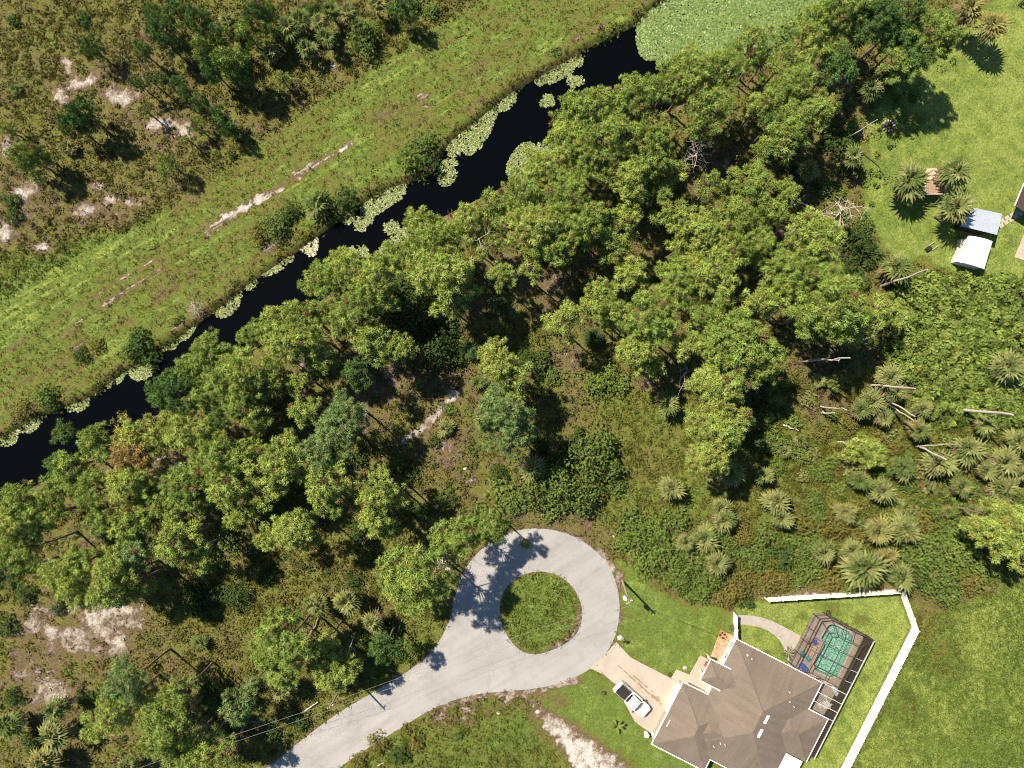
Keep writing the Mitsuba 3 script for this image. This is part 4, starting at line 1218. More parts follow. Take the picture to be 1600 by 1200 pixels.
def shrub_mesh(R, rng, tone, size=0.27):
    nl = int(5 + 4 * R)
    C, N_ = [], []
    for k in range(nl):
        az = k * 2.39996 + rng.uniform(-.4, .4)
        f = math.sqrt((k + .3) / nl)
        rr = R * .72 * f
        c = np.array([rr * math.cos(az), rr * math.sin(az), R * (0.62 - .5 * f * f) + rng.uniform(-.12, .15) * R])
        lr = R * rng.uniform(.26, .42)
        n = int(34 * lr * lr / (size / .27) ** 2 * 2.4) + 12
        d = rnd_dir(n, rng, .35)
        C.append(c + d * lr * (0.7 + .4 * rng.random((n, 1))) * [1, 1, .8])
        N_.append(unit(d + 0.55 * rng.normal(size=d.shape) + [0, 0, .35]))
    C, N_ = np.vstack(C), np.vstack(N_)
    C[:, 2] = np.maximum(C[:, 2], 0.05)
    t, col = leaves(C, N_, rng, size, LEAF_TONES[tone])
    return leafmesh(t, col)


SHRUBS = {}
for tone in LEAF_TONES:
    for sz, R in (('s', 1.0), ('n', 2.0), ('l', 3.2)):
        for v in range(2):
            m, vc = shrub_mesh(R, np.random.default_rng(7000 + ord(tone) * 31 + ord(sz) * 7 + v), tone, 0.38 if sz != 's' else 0.28)
            SHRUBS[tone, sz, v] = mikit.ply(m, 'm_leaf', color=vc)
STEM = mikit.ply(cat([tube([[0, 0, 0], [.18 * math.cos(a), .18 * math.sin(a), .5], [.36 * math.cos(a + .4), .36 * math.sin(a + .4), .85]], [.05, .035, .015], 5) for a in (0, 1.3, 2.5, 3.8, 5)]), 'm_bark')


def shrub(px, py, r, tone='g', hs=1.0, lift=0.0):
    """hs: height of the crown against its radius"""
    idx = len(PLANTS)
    rng = np.random.default_rng(9000 + idx)
    R0 = r / S
    z = 0.5 * R0 * hs + lift
    p = W(px, py, z)
    R = R0 * (H - z) / H * 1.04
    sz = 's' if R < 1.5 else 'n' if R < 2.6 else 'l'
    s = R / {'s': 1.0, 'n': 2.0, 'l': 3.2}[sz]
    g = ground_at(p[0], p[1])
    k = key('broadleaf_shrub')
    rz = rng.uniform(0, 6.28)
    place(k, 'stems', STEM, xf([p[0], p[1], g - .1], (R, R, R * hs + lift), rz))
    place(k, 'foliage', SHRUBS[tone, sz, int(rng.integers(2))], xf([p[0], p[1], g + lift], (s * rng.uniform(.92, 1.1), s * rng.uniform(.92, 1.1), s * hs), rz))
    PLANTS.append((k, 'shrub', px, py, r, tone))
    return k

# ------------------------------------------------------------------ where the plants stand (survey pixels of the crown: x y radius tone [height])


def rows(txt):
    for line in txt.replace('\n', ';').split(';'):
        w = line.split()
        if w:
            yield [float(a) if a.replace('.', '').replace('-', '').isdigit() else a for a in w]


for w in rows('''
920 170 37 m;993 157 36 m;977 130 11 b;875 187 14 m;947 213 40 m;890 220 31 b;1010 215 34 m;1013 256 31 m;1057 267 15 b;987 282 31 b;850 262 31 b;923 249 28 m
1077 118 36 b;1040 134 30 m;1110 168 36 m;1133 104 30 m;1177 68 26 m;820 300 33 m;877 310 37 m;833 350 36 b;910 350 37 m;867 380 30 m;977 345 23 b;1030 300 18 m
1113 290 22 m;1173 283 28 m;1100 358 36 b;1063 384 20 b;1153 338 27 m;1190 380 20 m;1150 378 30 m;1187 165 18 b;1197 232 17 m
1300 22 33 m;1273 38 27 m;1333 10 28 m;1370 22 28 d;1417 24 25 d;1460 45 32 m;1433 88 22 d;1467 74 17 d;1420 58 20 d;1397 96 20 m;1347 45 22 d
1270 72 27 b;1227 95 25 m;1243 130 30 m;1213 148 20 m;1277 170 30 b;1243 195 30 m;1213 187 20 d;1223 222 26 m;1267 368 37 b
83 772 25 m;36 788 29 m;140 768 28 m;92 730 20 d;97 676 14 d;205 707 30 o;213 682 27 y;203 752 30 b;267 612 33 d;263 662 20 b;293 675 30 b;252 693 22 b
320 556 30 m;300 575 24 m;347 600 33 m;320 615 25 m;377 578 34 b;387 527 18 m;372 628 30 m;340 652 20 d;333 717 36 m;293 757 33 m;360 752 36 b;380 713 26 m;312 778 24 m;393 754 22 m;213 793 20 b
150 690 24 m;110 728 26 m
510 440 30 m;540 420 30 b;587 432 33 b;560 472 33 m;602 466 25 m;497 426 13 m;692 430 40 b;667 420 27 m;720 450 27 m;700 474 20 b;660 345 22 b;690 372 30 m;730 350 28 b;765 325 26 m
650 385 26 m;610 405 22 m;467 497 30 m;437 500 24 b;447 532 33 b;483 530 32 b;500 563 20 m;413 518 20 m;417 587 27 m;463 597 17 b;540 500 27 m;580 533 26 m;600 552 20 m;627 543 22 m
777 567 30 y;797 588 26 b;783 645 37 t;790 677 30 t;543 647 28 t;523 678 30 t;500 707 30 t;440 723 34 b;510 753 33 b;510 782 23 m;593 772 33 b;622 772 13 b;413 767 26 b
880 500 25 b;940 468 30 b;943 494 18 m;985 428 25 b;1013 490 40 m;1033 512 27 m;967 502 15 b;993 551 30 b;1017 573 15 b;1060 437 32 m;1117 417 36 b;1134 438 20 b;1120 500 33 m;1078 540 23 b;1160 540 43 m;1184 566 30 m;1120 545 28 m;1184 473 25 b
1127 601 36 b;1100 598 22 b;1130 664 39 b;1120 692 27 b;1107 714 29 y;810 667 26 t;800 610 18 b
1247 423 33 m;1220 417 26 m;1280 428 30 m;1217 460 21 b;1300 478 46 m;1273 494 32 m;1330 500 28 m;1400 483 14 b;1382 478 16 b;1360 503 16 b;1333 530 11 b;1207 557 22 m;1353 707 25 b 4
30 818 36 b;33 860 32 m;200 822 26 b;213 866 26 t;277 846 32 b;300 864 24 m;100 890 30 b;122 912 32 b;127 873 24 m;173 912 36 b;207 914 22 m;170 867 13 b;367 807 17 b
200 1065 30 t;180 1110 30 b;150 1140 20 b;280 1084 25 m;255 1150 37 m;247 1120 27 m;283 1177 23 m;308 1177 24 b;373 1100 26 t 8;393 1070 12 t
460 826 33 b;417 844 17 b;587 812 26 b;605 826 14 b;712 838 30 m 13;647 900 44 m 17;630 932 26 b 8;668 925 22 b 8;600 1014 20 d 10;345 1182 24 m 10;762 820 20 m 12;443 1007 42 m;420 1000 28 b;443 1047 26 m;515 1045 31 b 9;510 1003 13 b
1577 833 40 b 11;1560 810 24 y 10;1596 862 24 y 10;480 640 24 m;560 585 22 d;250 790 22 m;62 806 24 m;160 815 24 m;10 900 24 d;400 650 24 m;380 800 20 m;1050 330 22 m;1200 330 22 m;960 385 24 m;830 420 16 b
1310 100 26 d;1390 50 22 d;1230 300 20 m;760 380 22 m;780 430 18 m
'''):
    pine(*w[:4], h=w[4] if len(w) > 4 else None)
for w in rows('''
145 75 15 d 5;225 82 13 d 5;253 43 23 d 8;267 72 17 d 6;310 32 20 d 8;320 80 22 m 8;360 97 25 m 9;333 110 17 d 7;383 47 17 m 7;128 178 24 d 7;112 196 18 d 6;142 192 14 d 6;43 248 24 b 7;60 243 16 m 6;12 203 13 y 4
217 132 9 d 5;237 127 8 d 5;253 123 8 d 5;277 130 10 d 5;287 144 10 d 5;227 173 10 m 4;313 163 12 d 5;343 177 13 d 5;307 197 12 m 4;350 197 15 d 5;295 220 9 y 3;262 255 15 m 5;440 123 13 b 4;400 25 20 d 7;415 50 16 m 6;375 115 16 d 7;345 60 16 d 7;410 5 18 m 7
275 20 16 d 6;238 22 14 d 6;1300 600 10 m 4;640 25 14 m 5;630 8 16 d 6
'''):
    pine(*w[:4], h=w[4] * .8, name='young_pine')
for w in rows('''
357 35 17 p 2.5;450 43 23 g 3;480 77 18 g 2.5;510 60 17 g 3;517 17 17 g 3;543 20 17 p 3;587 10 17 y 3;425 85 16 g 2;470 30 18 g 3;500 35 16 p 3;560 40 15 g 2.5
1177 95 22 g 6;1340 60 17 k 4;1393 67 20 g 5;1287 143 17 g 4;1360 137 20 g 4;1303 152 16 g 4;1333 247 20 g 3;1263 267 18 p 3;1307 343 20 g 3;1510 17 26 y 4.5;1547 43 28 y 4.5;1420 283 30 p 4;1490 270 29 p 4;1490 327 30 p 4.5;1400 420 27 g 3
783 477 20 k 3;1043 630 25 p 2.6;1050 763 22 p 2.6;1140 740 25 p 3;830 730 24 p 3;1193 743 16 p 2.5;1127 793 18 p 2.5
1573 573 27 p 2.6;1360 627 23 p 2.6;1400 613 20 p 2.6;1510 703 27 p 2.6;1463 723 28 p 2.6;1567 720 28 p 3;1563 763 27 p 3;1377 767 23 p 2.4;1343 750 21 g 2.4;1407 730 23 g 2.6;1213 783 25 p 3;1537 663 20 p 2.5;1433 673 22 p 2.6;1380 652 18 p 2.2
13 1133 26 g 4;87 1147 28 p 4;90 1107 23 g 4;67 1190 27 y 4;200 1197 18 g 3;493 943 21 p 4;543 938 22 p 4;583 973 20 p 4;440 1077 20 p 4;1370 830 26 y 3;1413 827 26 p 3;1347 887 36 p 3.6;1287 863 24 p 3;1407 900 28 p 3;1220 810 20 p 3
1100 842 24 p 3.2;1130 812 22 p 3.2;1072 846 18 p 3;1120 880 22 p 3;1320 800 20 y 2.5;1590 690 22 p 2.5;1500 760 20 g 2.2;1330 860 20 p 2.4;1385 870 20 y 2.4;1440 640 18 p 2.4;1390 590 22 p 2.4;1345 640 18 g 2.4;1540 735 20 p 2.6;1590 740 20 y 2.6
'''):
    palm(*w[:4], h=w[4])
for w in rows('''
108 233 16 y 0.8;500 320 27 g 1.0;733 547 20 k 0.9;927 530 21 k 1.0;313 1003 16 g 0.7;697 670 16 p 0.6;1200 650 12 g 0.6;1225 705 14 p 0.7;1280 595 13 p 0.8;430 352 16 g 0.8;25 140 10 g 0.5;620 540 12 k 0.6;670 520 16 k 0.8;655 600 10 g 0.5;747 598 14 g 0.7;1250 690 14 g 0.6;820 850 10 g 0.6
1360 770 14 p 0.8;1450 760 15 p 0.8;1480 800 14 g 0.8;1400 790 15 p 0.7;1520 800 16 p 0.8;1335 700 12 g 0.6
'''):
    palm(*w[:4], h=w[4], name='palmetto', n=15)
for w in rows('''
128 27 15 d;20 32 12 d;15 313 16 d;20 337 16 d;362 240 9 d;337 240 8 g;567 57 33 g 1.1;483 18 20 d;617 13 17 d;645 8 14 d;673 15 16 g;410 12 16 d;655 228 30 g;640 250 26 g;668 255 24 d;540 312 23 d;520 335 16 d;430 350 28 g;455 330 20 d;405 365 20 o;215 535 26 d;228 560 22 d;200 550 18 g;67 618 22 g;80 632 16 d;35 640 18 o;125 555 16 d;150 540 14 o
1233 50 24 g;1317 228 27 d;1300 210 20 d;1330 205 20 g;1343 378 33 d 1.1;1360 400 24 d;1220 337 18 g;1293 293 18 g;1250 340 16 o;1240 260 18 d;1310 300 16 g;1350 350 20 g
180 655 22 o;165 662 16 o;627 450 22 d;653 493 40 d 1.5;683 543 36 d 1.5;640 520 26 d;620 480 22 d;700 510 24 d;747 597 12 g;660 460 18 g;710 560 20 d
783 767 25 b;947 590 32 b;930 600 20 g;970 600 20 b;843 567 25 d;860 590 18 g;920 717 42 g 1.7;940 690 27 g 1.8;950 733 27 g 1.8;877 760 40 g 1.7;910 775 36 g 1.6;833 773 33 g 1.5;905 690 24 d;880 720 24 d;840 700 18 d;960 760 22 g;800 790 24 g;860 795 24 b;780 740 18 d
353 843 25 g;333 877 20 g;307 950 26 d;367 933 28 d;335 930 22 d;300 925 20 d;420 900 16 d;47 1163 20 d;553 907 17 d;567 1000 17 b;605 990 25 d;620 1020 22 d;590 1030 22 d;640 1010 18 g;760 820 30 g;740 815 22 d;775 840 16 g
1000 840 33 g;1040 862 38 g;1010 880 30 b;1060 900 33 g;1085 870 30 b;1110 900 34 g;1150 918 32 o;1130 850 32 g;1178 872 34 g;1200 905 28 o;985 810 26 g;1030 820 28 b;1060 815 24 g;1135 935 18 o;1165 940 16 d;1095 925 22 g;1160 835 28 o;1190 835 24 g;1080 930 16 g;970 850 18 b
1253 857 32 g;1310 820 30 o;1300 905 27 o;1220 905 22 o;1453 860 40 g;1467 900 42 g;1483 930 25 g;1500 868 38 b;1547 887 26 g;1440 820 26 o;1225 870 26 d;1270 890 24 g;1250 820 24 o;1330 915 20 g;1420 870 24 g;1430 905 24 d;1520 910 24 o;1280 805 20 g;1340 840 18 o;1250 905 18 g;1490 830 24 g;1530 840 22 d
1330 415 18 d;1345 440 20 d;1320 560 16 d;1380 540 18 g;1210 690 22 g;1250 710 18 b;1230 695 16 g;1190 640 22 d;1170 620 20 d;1180 690 20 d;1290 680 14 o;1370 690 18 o;1330 665 16 o;1400 700 16 o;1420 760 16 g;1440 780 18 g;1350 790 14 o;1390 810 16 b;1450 700 16 g;1490 740 16 b;1530 770 18 g;1500 790 18 b;1460 800 18 g;1560 660 20 g;1590 640 20 g;1590 790 20 g;1550 800 20 o;1215 730 16 g;1255 745 14 p;1285 740 18 g;1310 765 16 b;1275 780 16 g;1330 735 14 p;1380 735 16 b;1420 715 14 g;1480 690 14 b;1490 715 16 g;1540 700 16 b;1590 715 16 g;1510 730 14 p;1430 800 16 p;1350 815 18 g;1400 800 18 b;1300 720 14 b;1390 680 14 p;1440 740 14 p;1480 770 14 g;1540 760 16 g;1580 770 16 b;1240 660 14 b;1265 625 14 p;1300 650 12 g;1270 710 14 p
590 1165 20 o;625 1180 18 d;560 1190 16 o;650 1160 14 o;635 1140 10 o;500 880 14 o;760 690 14 g;700 640 12 g;680 690 12 d;820 560 18 d;1160 250 18 o;1130 230 16 o;1150 270 14 g;1010 330 14 d;1100 320 16 d;1180 330 16 d;420 640 18 d;460 660 16 d;440 790 18 d;560 830 18 d;500 830 14 o;400 860 18 d;640 740 16 d;560 720 18 d;600 700 14 o;470 1130 18 d;420 1150 22 d;1420 470 20 d;1470 455 22 g;1540 470 24 b;1585 500 22 g;1450 520 20 b;1500 545 22 g;1410 540 18 g;1530 590 20 b;1470 600 18 g;1590 560 18 d;1560 625 18 g;1505 500 16 d;1440 575 16 o;350 1140 20 d;340 1060 20 o;320 1090 18 d;390 1040 16 o;230 1040 18 o;130 1090 16 d;20 1090 18 d;10 980 20 d;40 930 18 d;90 950 14 d;440 940 16 o;400 970 14 o;700 780 20 d;660 800 18 d;640 850 14 o
'''):
    shrub(w[0], w[1], w[2], w[3], w[4] if len(w) > 4 else 0.95)

# a young banana-like plant and garden plants (each a thing of its own)


def leafy(px, py, r, n, tone, name, label, catg, h=0.4, wid=0.11):
    rng = np.random.default_rng(int(px * 3 + py))
    t = thing(name, label, catg)
    c = np.array([*W2(px, py), 0.05])
    part(t, 'stem', tube([c, c + [0, 0, h + .2]], [0.08, 0.05], 6), 'm_bark')
    for k in range(n):
        a = k * 2.4 + rng.uniform(-.3, .3)
        d = np.array([math.cos(a), math.sin(a), 0])
        s = np.array([-d[1], d[0], 0]) * wid
        ln = r / S * rng.uniform(.75, 1.1)
        q = [c + [0, 0, h] + d * ln * f + np.array([0, 0, .55 * ln * math.sin(f * 2.6) * .6]) for f in (0.05, .4, .75, 1)]
        tris = [[q[0], q[1] + s, q[1] - s], [q[1] + s, q[2] + s, q[2] - s], [q[1] + s, q[2] - s, q[1] - s], [q[2] + s, q[3], q[2] - s]]
        m, vc = leafmesh(np.array(tris), np.tile(np.array(tone) * rng.uniform(.8, 1.2), (4, 1)))
        part(t, 'leaf', m, 'm_gloss_leaf', color=vc)


leafy(963, 1130, 13, 7, (.13, .17, .05), 'banana_plant', 'young banana plant with arching leaves on the lawn below the pickup', 'plant', .6, .16)
leafy(1227, 1016, 13, 14, (.12, .14, .05), 'garden_palm', 'small feathery palm between the garden path and the house', 'plant', .7, .06)
leafy(1291, 956, 6, 9, (.06, .07, .03), 'garden_shrub', 'small dark shrub at the upper corner of the pool cage', 'plant', .3, .09)
leafy(943, 1081, 4, 7, (.06, .05, .04), 'garden_shrub', 'tiny brown shrub on the lawn above the rear of the pickup', 'plant', .2, .09)
leafy(1046, 1053, 4, 7, (.05, .09, .03), 'garden_shrub', 'tiny green shrub at the lawn tip beside the driveway and walk', 'plant', .2, .09)
leafy(1116, 1071, 5, 8, (.16, .18, .04), 'garden_shrub', 'yellow green shrub in the small mulch bed by the porch', 'plant', .3, .08)
leafy(1113, 1029, 6, 9, (.05, .07, .03), 'garden_shrub', 'dark shrub at the porch corner in the long mulch bed', 'plant', .3, .09)
leafy(716, 1146, 8, 12, (.05, .08, .03), 'garden_shrub', 'small dark shrub alone on the verge below the road', 'plant', .3, .09)
leafy(1142, 979, 6, 9, (.08, .09, .04), 'garden_shrub', 'grey green shrub against the short white fence', 'plant', .3, .09)
for k, (x, y) in enumerate(((1210, 990), (1214, 992), (1218, 993))):
    rock(x, y, .18, 'edging_stone', ('first', 'second', 'third')[k] + ' dark edging stone along the inner side of the garden path', 'm_stone', 20 + k, .8, 'stone')


# ------------------------------------------------------------------ dead trunks
def snag(x0, y0, x1, y1, label, r=0.17, lean=False, twigs=0, spread=0.0, m='m_dead', name='dead_trunk', catg='dead tree', lie=False):
    t = thing(name, label, catg)
    b = np.array([*W2(x0, y0), -0.1])
    d0, d1 = math.hypot(x0 - 800, y0 - 600), math.hypot(x1 - 800, y1 - 600)
    h = 0.35 if lie else float(np.clip(H * (1 - d0 / d1), 1.0, 14))
    top = W(x1, y1, h)
    if lie:
        b[2] = 0.25
    rng = np.random.default_rng(int(x0 * 7 + y0))
    pts = [b + (top - b) * f + (rng.normal(size=3) * [0.07, 0.07, 0]) * (0 < f < 1) for f in np.linspace(0, 1, 7)]
    part(t, 'trunk', tube(pts, np.linspace(r, r * 0.5, 7), 8), m, 50)
    for k in range(twigs):
        f = rng.uniform(.35, 1.0)
        s = b + (top - b) * f
        a = rng.uniform(0, 6.28)
        e = s + np.array([math.cos(a), math.sin(a), rng.uniform(-.2, .7)]) * spread * rng.uniform(.5, 1)
        mid = (s + e) / 2 + rng.normal(size=3) * spread * .10
        seg = [tube([s, mid, e], [r * .35, r * .25, .02], 5)]
        for q in range(3):
            s2 = mid + (e - mid) * rng.uniform(0, .9)
            e2 = s2 + rng.normal(size=3) * spread * .3
            seg.append(tube([s2, (s2 + e2) / 2 + rng.normal(size=3) * .08, e2], [r * .2, r * .14, .014], 4))
        part(t, 'branch', cat(seg), m)
    return t


snag(1253, 565, 1328, 559, 'tall pale dead trunk standing above the vine covered thicket edge, with forked tip', .17, twigs=1, spread=.8)
snag(1362, 602, 1430, 607, 'pale dead trunk standing at the thicket edge, above the paired leaning trunks', .17)
snag(1282, 635, 1323, 641, 'short pale dead trunk standing in the brown litter', .12)
snag(1284, 646, 1304, 645, 'grey dead stump just below the short pale trunk', .16)
snag(1497, 640, 1583, 648, 'thick grey dead trunk standing below the watermark side of the thicket', .24)
snag(1430, 698, 1494, 694, 'thin white dead trunk standing beside the palm clump below the thicket', .12)
snag(1381, 620, 1430, 651, 'upper of two grey trunks leaning side by side over palms', .15)
snag(1386, 630, 1428, 657, 'lower of two grey trunks leaning side by side over palms', .13)
snag(1432, 695, 1478, 718, 'grey leaning trunk above the yellow green fan palms', .17)
snag(1487, 767, 1517, 780, 'short grey trunk fallen among low green shrubs', .14, lie=True)
snag(1377, 447, 1449, 421, 'tall grey dead trunk leaning towards the sheds', .2)
snag(1230, 500, 1251, 496, 'grey trunk top emerging beside the broad pine crown', .2)
snag(1195, 498, 1216, 487, 'grey trunk top between two pine crowns on the east side', .2)
snag(1222, 664, 1248, 673, 'pale log lying in the shade of the pines', .16, lie=True)
snag(1307, 690, 1327, 694, 'small pale log beside the soft yellow green pine', .12, lie=True)
snag(1347, 531, 1374, 524, 'grey dead trunk in the shadow beside the thicket', .16)
snag(1323, 217, 1371, 187, 'thin dark dead trunk standing at the lawn edge above the brush pile', .12)
snag(1287, 350, 1333, 318, 'grey dead tree with bare grey crown leaning over the lawn edge', .17, twigs=16, spread=2.6)
snag(1226, 306, 1273, 327, 'pale fallen log crossed by a thin branch in the wood', .17, lie=True)
snag(1236, 325, 1258, 305, 'thin pale branch crossing the fallen log in the wood', .08, lie=True)
snag(472, 1113, 497, 1097, 'pale log lying on the grass beside the bare utility pole', .14, lie=True)
snag(478, 1005, 500, 963, 'dark fallen palm trunk below the pair of roadside palms', .2, m='m_bark', lie=True)
snag(1060, 598, 1070, 583, 'white bare forked dead tree above the pale fan palm', .09, twigs=7, spread=3.0)
snag(690, 862, 693, 885, 'bare grey dead tree at the upper edge of the road', .12, twigs=16, spread=2.6)
snag(1082, 262, 1093, 232, 'grey twiggy dead tree in the gap among the canal pines', .12, twigs=18, spread=2.4)
snag(752, 400, 748, 372, 'bare grey branches of a dead tree by the canal pines', .1, twigs=12, spread=2.2)
snag(310, 490, 304, 478, 'grey dead bush on the far canal bank beside a lily patch', .06, twigs=22, spread=1.5)
snag(555, 995, 543, 1020, 'white dead sapling beside the roadside palms', .08, twigs=5, spread=1.4)
snag(245, 720, 262, 712, 'bare grey branches below the orange topped pine', .1, twigs=7, spread=2.0)
snag(590, 1195, 600, 1192, 'white branch lying at the lower edge of the road', .08, lie=True)
snag(1173, 125, 1190, 98, 'dark bare trunk standing below the dusky palm by the lily mat', .16, twigs=5, spread=1.6, m='m_bark')
t = thing('brush_pile', 'pile of dry brown cut fronds at the lawn edge below the fire pit', 'brush pile')
rng = np.random.default_rng(5)
q = np.array([*W2(1337, 206), 0.1])
sticks = []
for k in range(90):
    a = rng.uniform(0, PI)
    c = q + np.array([rng.normal() * .9, rng.normal() * .6, abs(rng.normal()) * .25])
    d = np.array([math.cos(a), math.sin(a), rng.uniform(-.1, .1)]) * rng.uniform(.3, .8)
    sticks.append(tube([c - d, c + d], [.035, .015], 4))
scene['m_straw'] = princ((0.36, 0.26, 0.16), 0.9, 0.2)
part(t, 'sticks', cat(sticks), 'm_straw')

# ------------------------------------------------------------------ ground cover, all of it real leaves
rng = np.random.default_rng(77)


def free(q, pad=3):
    bad = shapely.union_all([HARD.buffer(pad), WATER.buffer(2), HOUSE_ZONE, ])
    return ~shapely.contains_xy(bad, q[:, 0], q[:, 1])


def heights(q):
    x, y = (q[:, 0] - 800) / S, (600 - q[:, 1]) / S
    a = np.clip(np.searchsorted(gx, x), 1, nx - 1)
    b = np.clip(np.searchsorted(gy, y), 1, len(gy) - 1)
    fx, fy = (x - gx[a - 1]) / (gx[a] - gx[a - 1]), (y - gy[b - 1]) / (gy[b] - gy[b - 1])
    Z = gz.reshape(len(gy), nx)
    return Z[b - 1, a - 1] * (1 - fx) * (1 - fy) + Z[b - 1, a] * fx * (1 - fy) + Z[b, a - 1] * (1 - fx) * fy + Z[b, a] * fx * fy


def rand_px(n, P=None):
    if P is None:
        return np.column_stack([rng.uniform(-30, 1630, n), rng.uniform(-30, 1230, n)])
    x0, y0, x1, y1 = P.bounds
    q = np.column_stack([rng.uniform(max(x0, -40), min(x1, 1640), n), rng.uniform(max(y0, -40), min(y1, 1240), n)])
    return q[shapely.contains_xy(P, q[:, 0], q[:, 1])]


def clumps(q, size, col, n=6, up=0.5, wid=0.22, zoff=0.0):
    """n leaf blades springing from every point"""
    N = len(q)
    c = np.column_stack([(q[:, 0] - 800) / S, (600 - q[:, 1]) / S, heights(q) + zoff])
    d = rnd_dir(N * n, rng).reshape(N, n, 3)
    d[..., 2] = np.abs(d[..., 2]) * up + 0.12
    d = unit(d)
    off = rng.normal(size=(N, n, 3)) * size[:, None, None] * [0.45, 0.45, 0.0] + np.array([0, 0, 1]) * size[:, None, None] * 0.35 * rng.random((N, n, 1))
    a = c[:, None] + off
    tip = a + d * size[:, None, None] * (0.6 + .7 * rng.random((N, n, 1)))
    s = unit(np.cross(d, rng.normal(size=d.shape))) * size[:, None, None] * wid
    m = (a + tip) / 2
    tris = np.concatenate([np.stack([a, m + s, tip], 2), np.stack([a, tip, m - s], 2)], 1).reshape(-1, 3, 3)
    cc = np.repeat(col, 2 * n, 0) * (0.75 + .5 * rng.random((N * 2 * n, 1)))
    return leafmesh(tris, cc)


LAWNS = shapely.union_all([FRONT, SOUTH, BACKYARD, NELAWN, SANDDRIVE])
# low undergrowth through wood and scrub
q = rand_px(52000)
q = q[free(q) & ~shapely.contains_xy(shapely.union_all([LAWNS.buffer(2), NBANK, FIELD, VINE]), q[:, 0], q[:, 1])]
u, _ = cover(q)
keep = rng.random(len(q)) < np.clip((u - 0.22) * 4.0, 0.03, 1)
q, u = q[keep], u[keep]
tint = n2(q, 14, 41)
tone = ramp_np(np.clip(u + (tint - .5) * .35 + rng.normal(size=len(q)) * .05, .2, .95)) * (0.95 + .5 * rng.random((len(q), 1)))
big = 0.16 + 0.34 * n2(q, 11, 40) ** 2 * 2 + .1 * rng.random(len(q))
m, vc = clumps(q, big, tone, 6)
single('undergrowth', m, 'm_leaf', 'low leafy undergrowth covering the scrubland and the forest floor', 'undergrowth', None, 'stuff', color=vc)
# scrub mounds of the far side and the clearings
q = np.vstack([rand_px(5200, NWSCRUB), rand_px(900, Polygon([(380, 880), (500, 840), (640, 850), (700, 900), (690, 990), (600, 1060), (460, 1150), (300, 1060), (250, 950)])), rand_px(500, MEADOW), rand_px(1900, Polygon([(1180, 560), (1400, 640), (1600, 680), (1600, 900), (1180, 860)]))])
u, _ = cover(q)
q = q[(u > 0.36) & free(q, 8)]
u = cover(q)[0]
r = rng.uniform(.28, .7, len(q))
k = 26
c = np.column_stack([(q[:, 0] - 800) / S, (600 - q[:, 1]) / S, heights(q)])
d = rnd_dir(len(q) * k, rng, .3).reshape(len(q), k, 3)
d[..., 2] = np.abs(d[..., 2])
pos = (c[:, None] + d * r[:, None, None] * [1, 1, .8] * (.75 + .35 * rng.random((len(q), k, 1)))).reshape(-1, 3)
tone = ramp_np(np.clip(u + rng.normal(size=len(q)) * .07, .36, .8)) * rng.uniform(.8, 1.5, (len(q), 1))
t_, col = leaves(pos, unit(d.reshape(-1, 3) + .5 * rng.normal(size=(len(pos), 3))), rng, 0.24, (1, 1, 1), .5)
cc = np.repeat(tone, k, 0)
m, vc = leafmesh(t_, col * np.vstack([cc, cc]))
single('scrub', m, 'm_leaf', 'rounded mounds of low olive scrub between the young pines and in the clearings', 'scrub', None, 'stuff', color=vc)
# bushy underbrush in the wood
WOOD = shapely.union_all([Polygon(chaikin(WATER_S[::-1], 1, False).tolist() + [(1340, 400), (1380, 560), (1180, 560), (900, 560), (940, 700), (780, 830), (700, 900), (380, 900), (-40, 940)]), Polygon([(-40, 1060), (300, 1040), (480, 1100), (400, 1190), (300, 1240), (-40, 1240)])])
q = rand_px(3200, WOOD.buffer(0))
q = q[free(q, 8) & (cover(q)[0] > .3)]
r = rng.uniform(.35, 1.05, len(q))
k = 34
c = np.column_stack([(q[:, 0] - 800) / S, (600 - q[:, 1]) / S, heights(q)])
d = rnd_dir(len(q) * k, rng, .4).reshape(len(q), k, 3)
d[..., 2] = np.abs(d[..., 2])
pos = (c[:, None] + d * r[:, None, None] * [1, 1, .9] * (.7 + .4 * rng.random((len(q), k, 1)))).reshape(-1, 3)
t_, col = leaves(pos, unit(d.reshape(-1, 3) + .6 * rng.normal(size=(len(pos), 3))), rng, 0.34, (1, 1, 1), .5)
cc = np.repeat(np.array([LEAF_TONES['d'], LEAF_TONES['g'], LEAF_TONES['o'], LEAF_TONES['g']])[rng.integers(0, 4, len(q))], k, 0)
m, vc = leafmesh(t_, col * np.vstack([cc, cc]))
single('underbrush', m, 'm_leaf', 'bushy green underbrush filling the shade between the pine trunks', 'underbrush', None, 'stuff', color=vc)
# rough bushes along the water's edge
q = rand_px(5200, LineString(WATER_N).buffer(24))
d0 = -sdist(WATER, q)
q = q[(d0 > -10) & (d0 < 24) & (n2(q, 26, 88) + .25 * n2(q, 7, 89) > .50 + d0 * .008)]
q = np.vstack([q[:950], rand_px(700, LineString(WATER_S).buffer(12))[:160]])
r = rng.uniform(.3, .85, len(q))
k = 36
c = np.column_stack([(q[:, 0] - 800) / S, (600 - q[:, 1]) / S, heights(q)])
d = rnd_dir(len(q) * k, rng, .4).reshape(len(q), k, 3)
d[..., 2] = np.abs(d[..., 2])
pos = (c[:, None] + d * r[:, None, None] * [1, 1, 1] * (.7 + .4 * rng.random((len(q), k, 1)))).reshape(-1, 3)
t_, col = leaves(pos, unit(d.reshape(-1, 3) + .6 * rng.normal(size=(len(pos), 3))), rng, 0.30, (1, 1, 1), .5)
cc = np.repeat(np.array([LEAF_TONES['d'], LEAF_TONES['g'], LEAF_TONES['o'], (.12, .09, .05)])[rng.integers(0, 4, len(q))], k, 0)
m, vc = leafmesh(t_, col * np.vstack([cc, cc]))
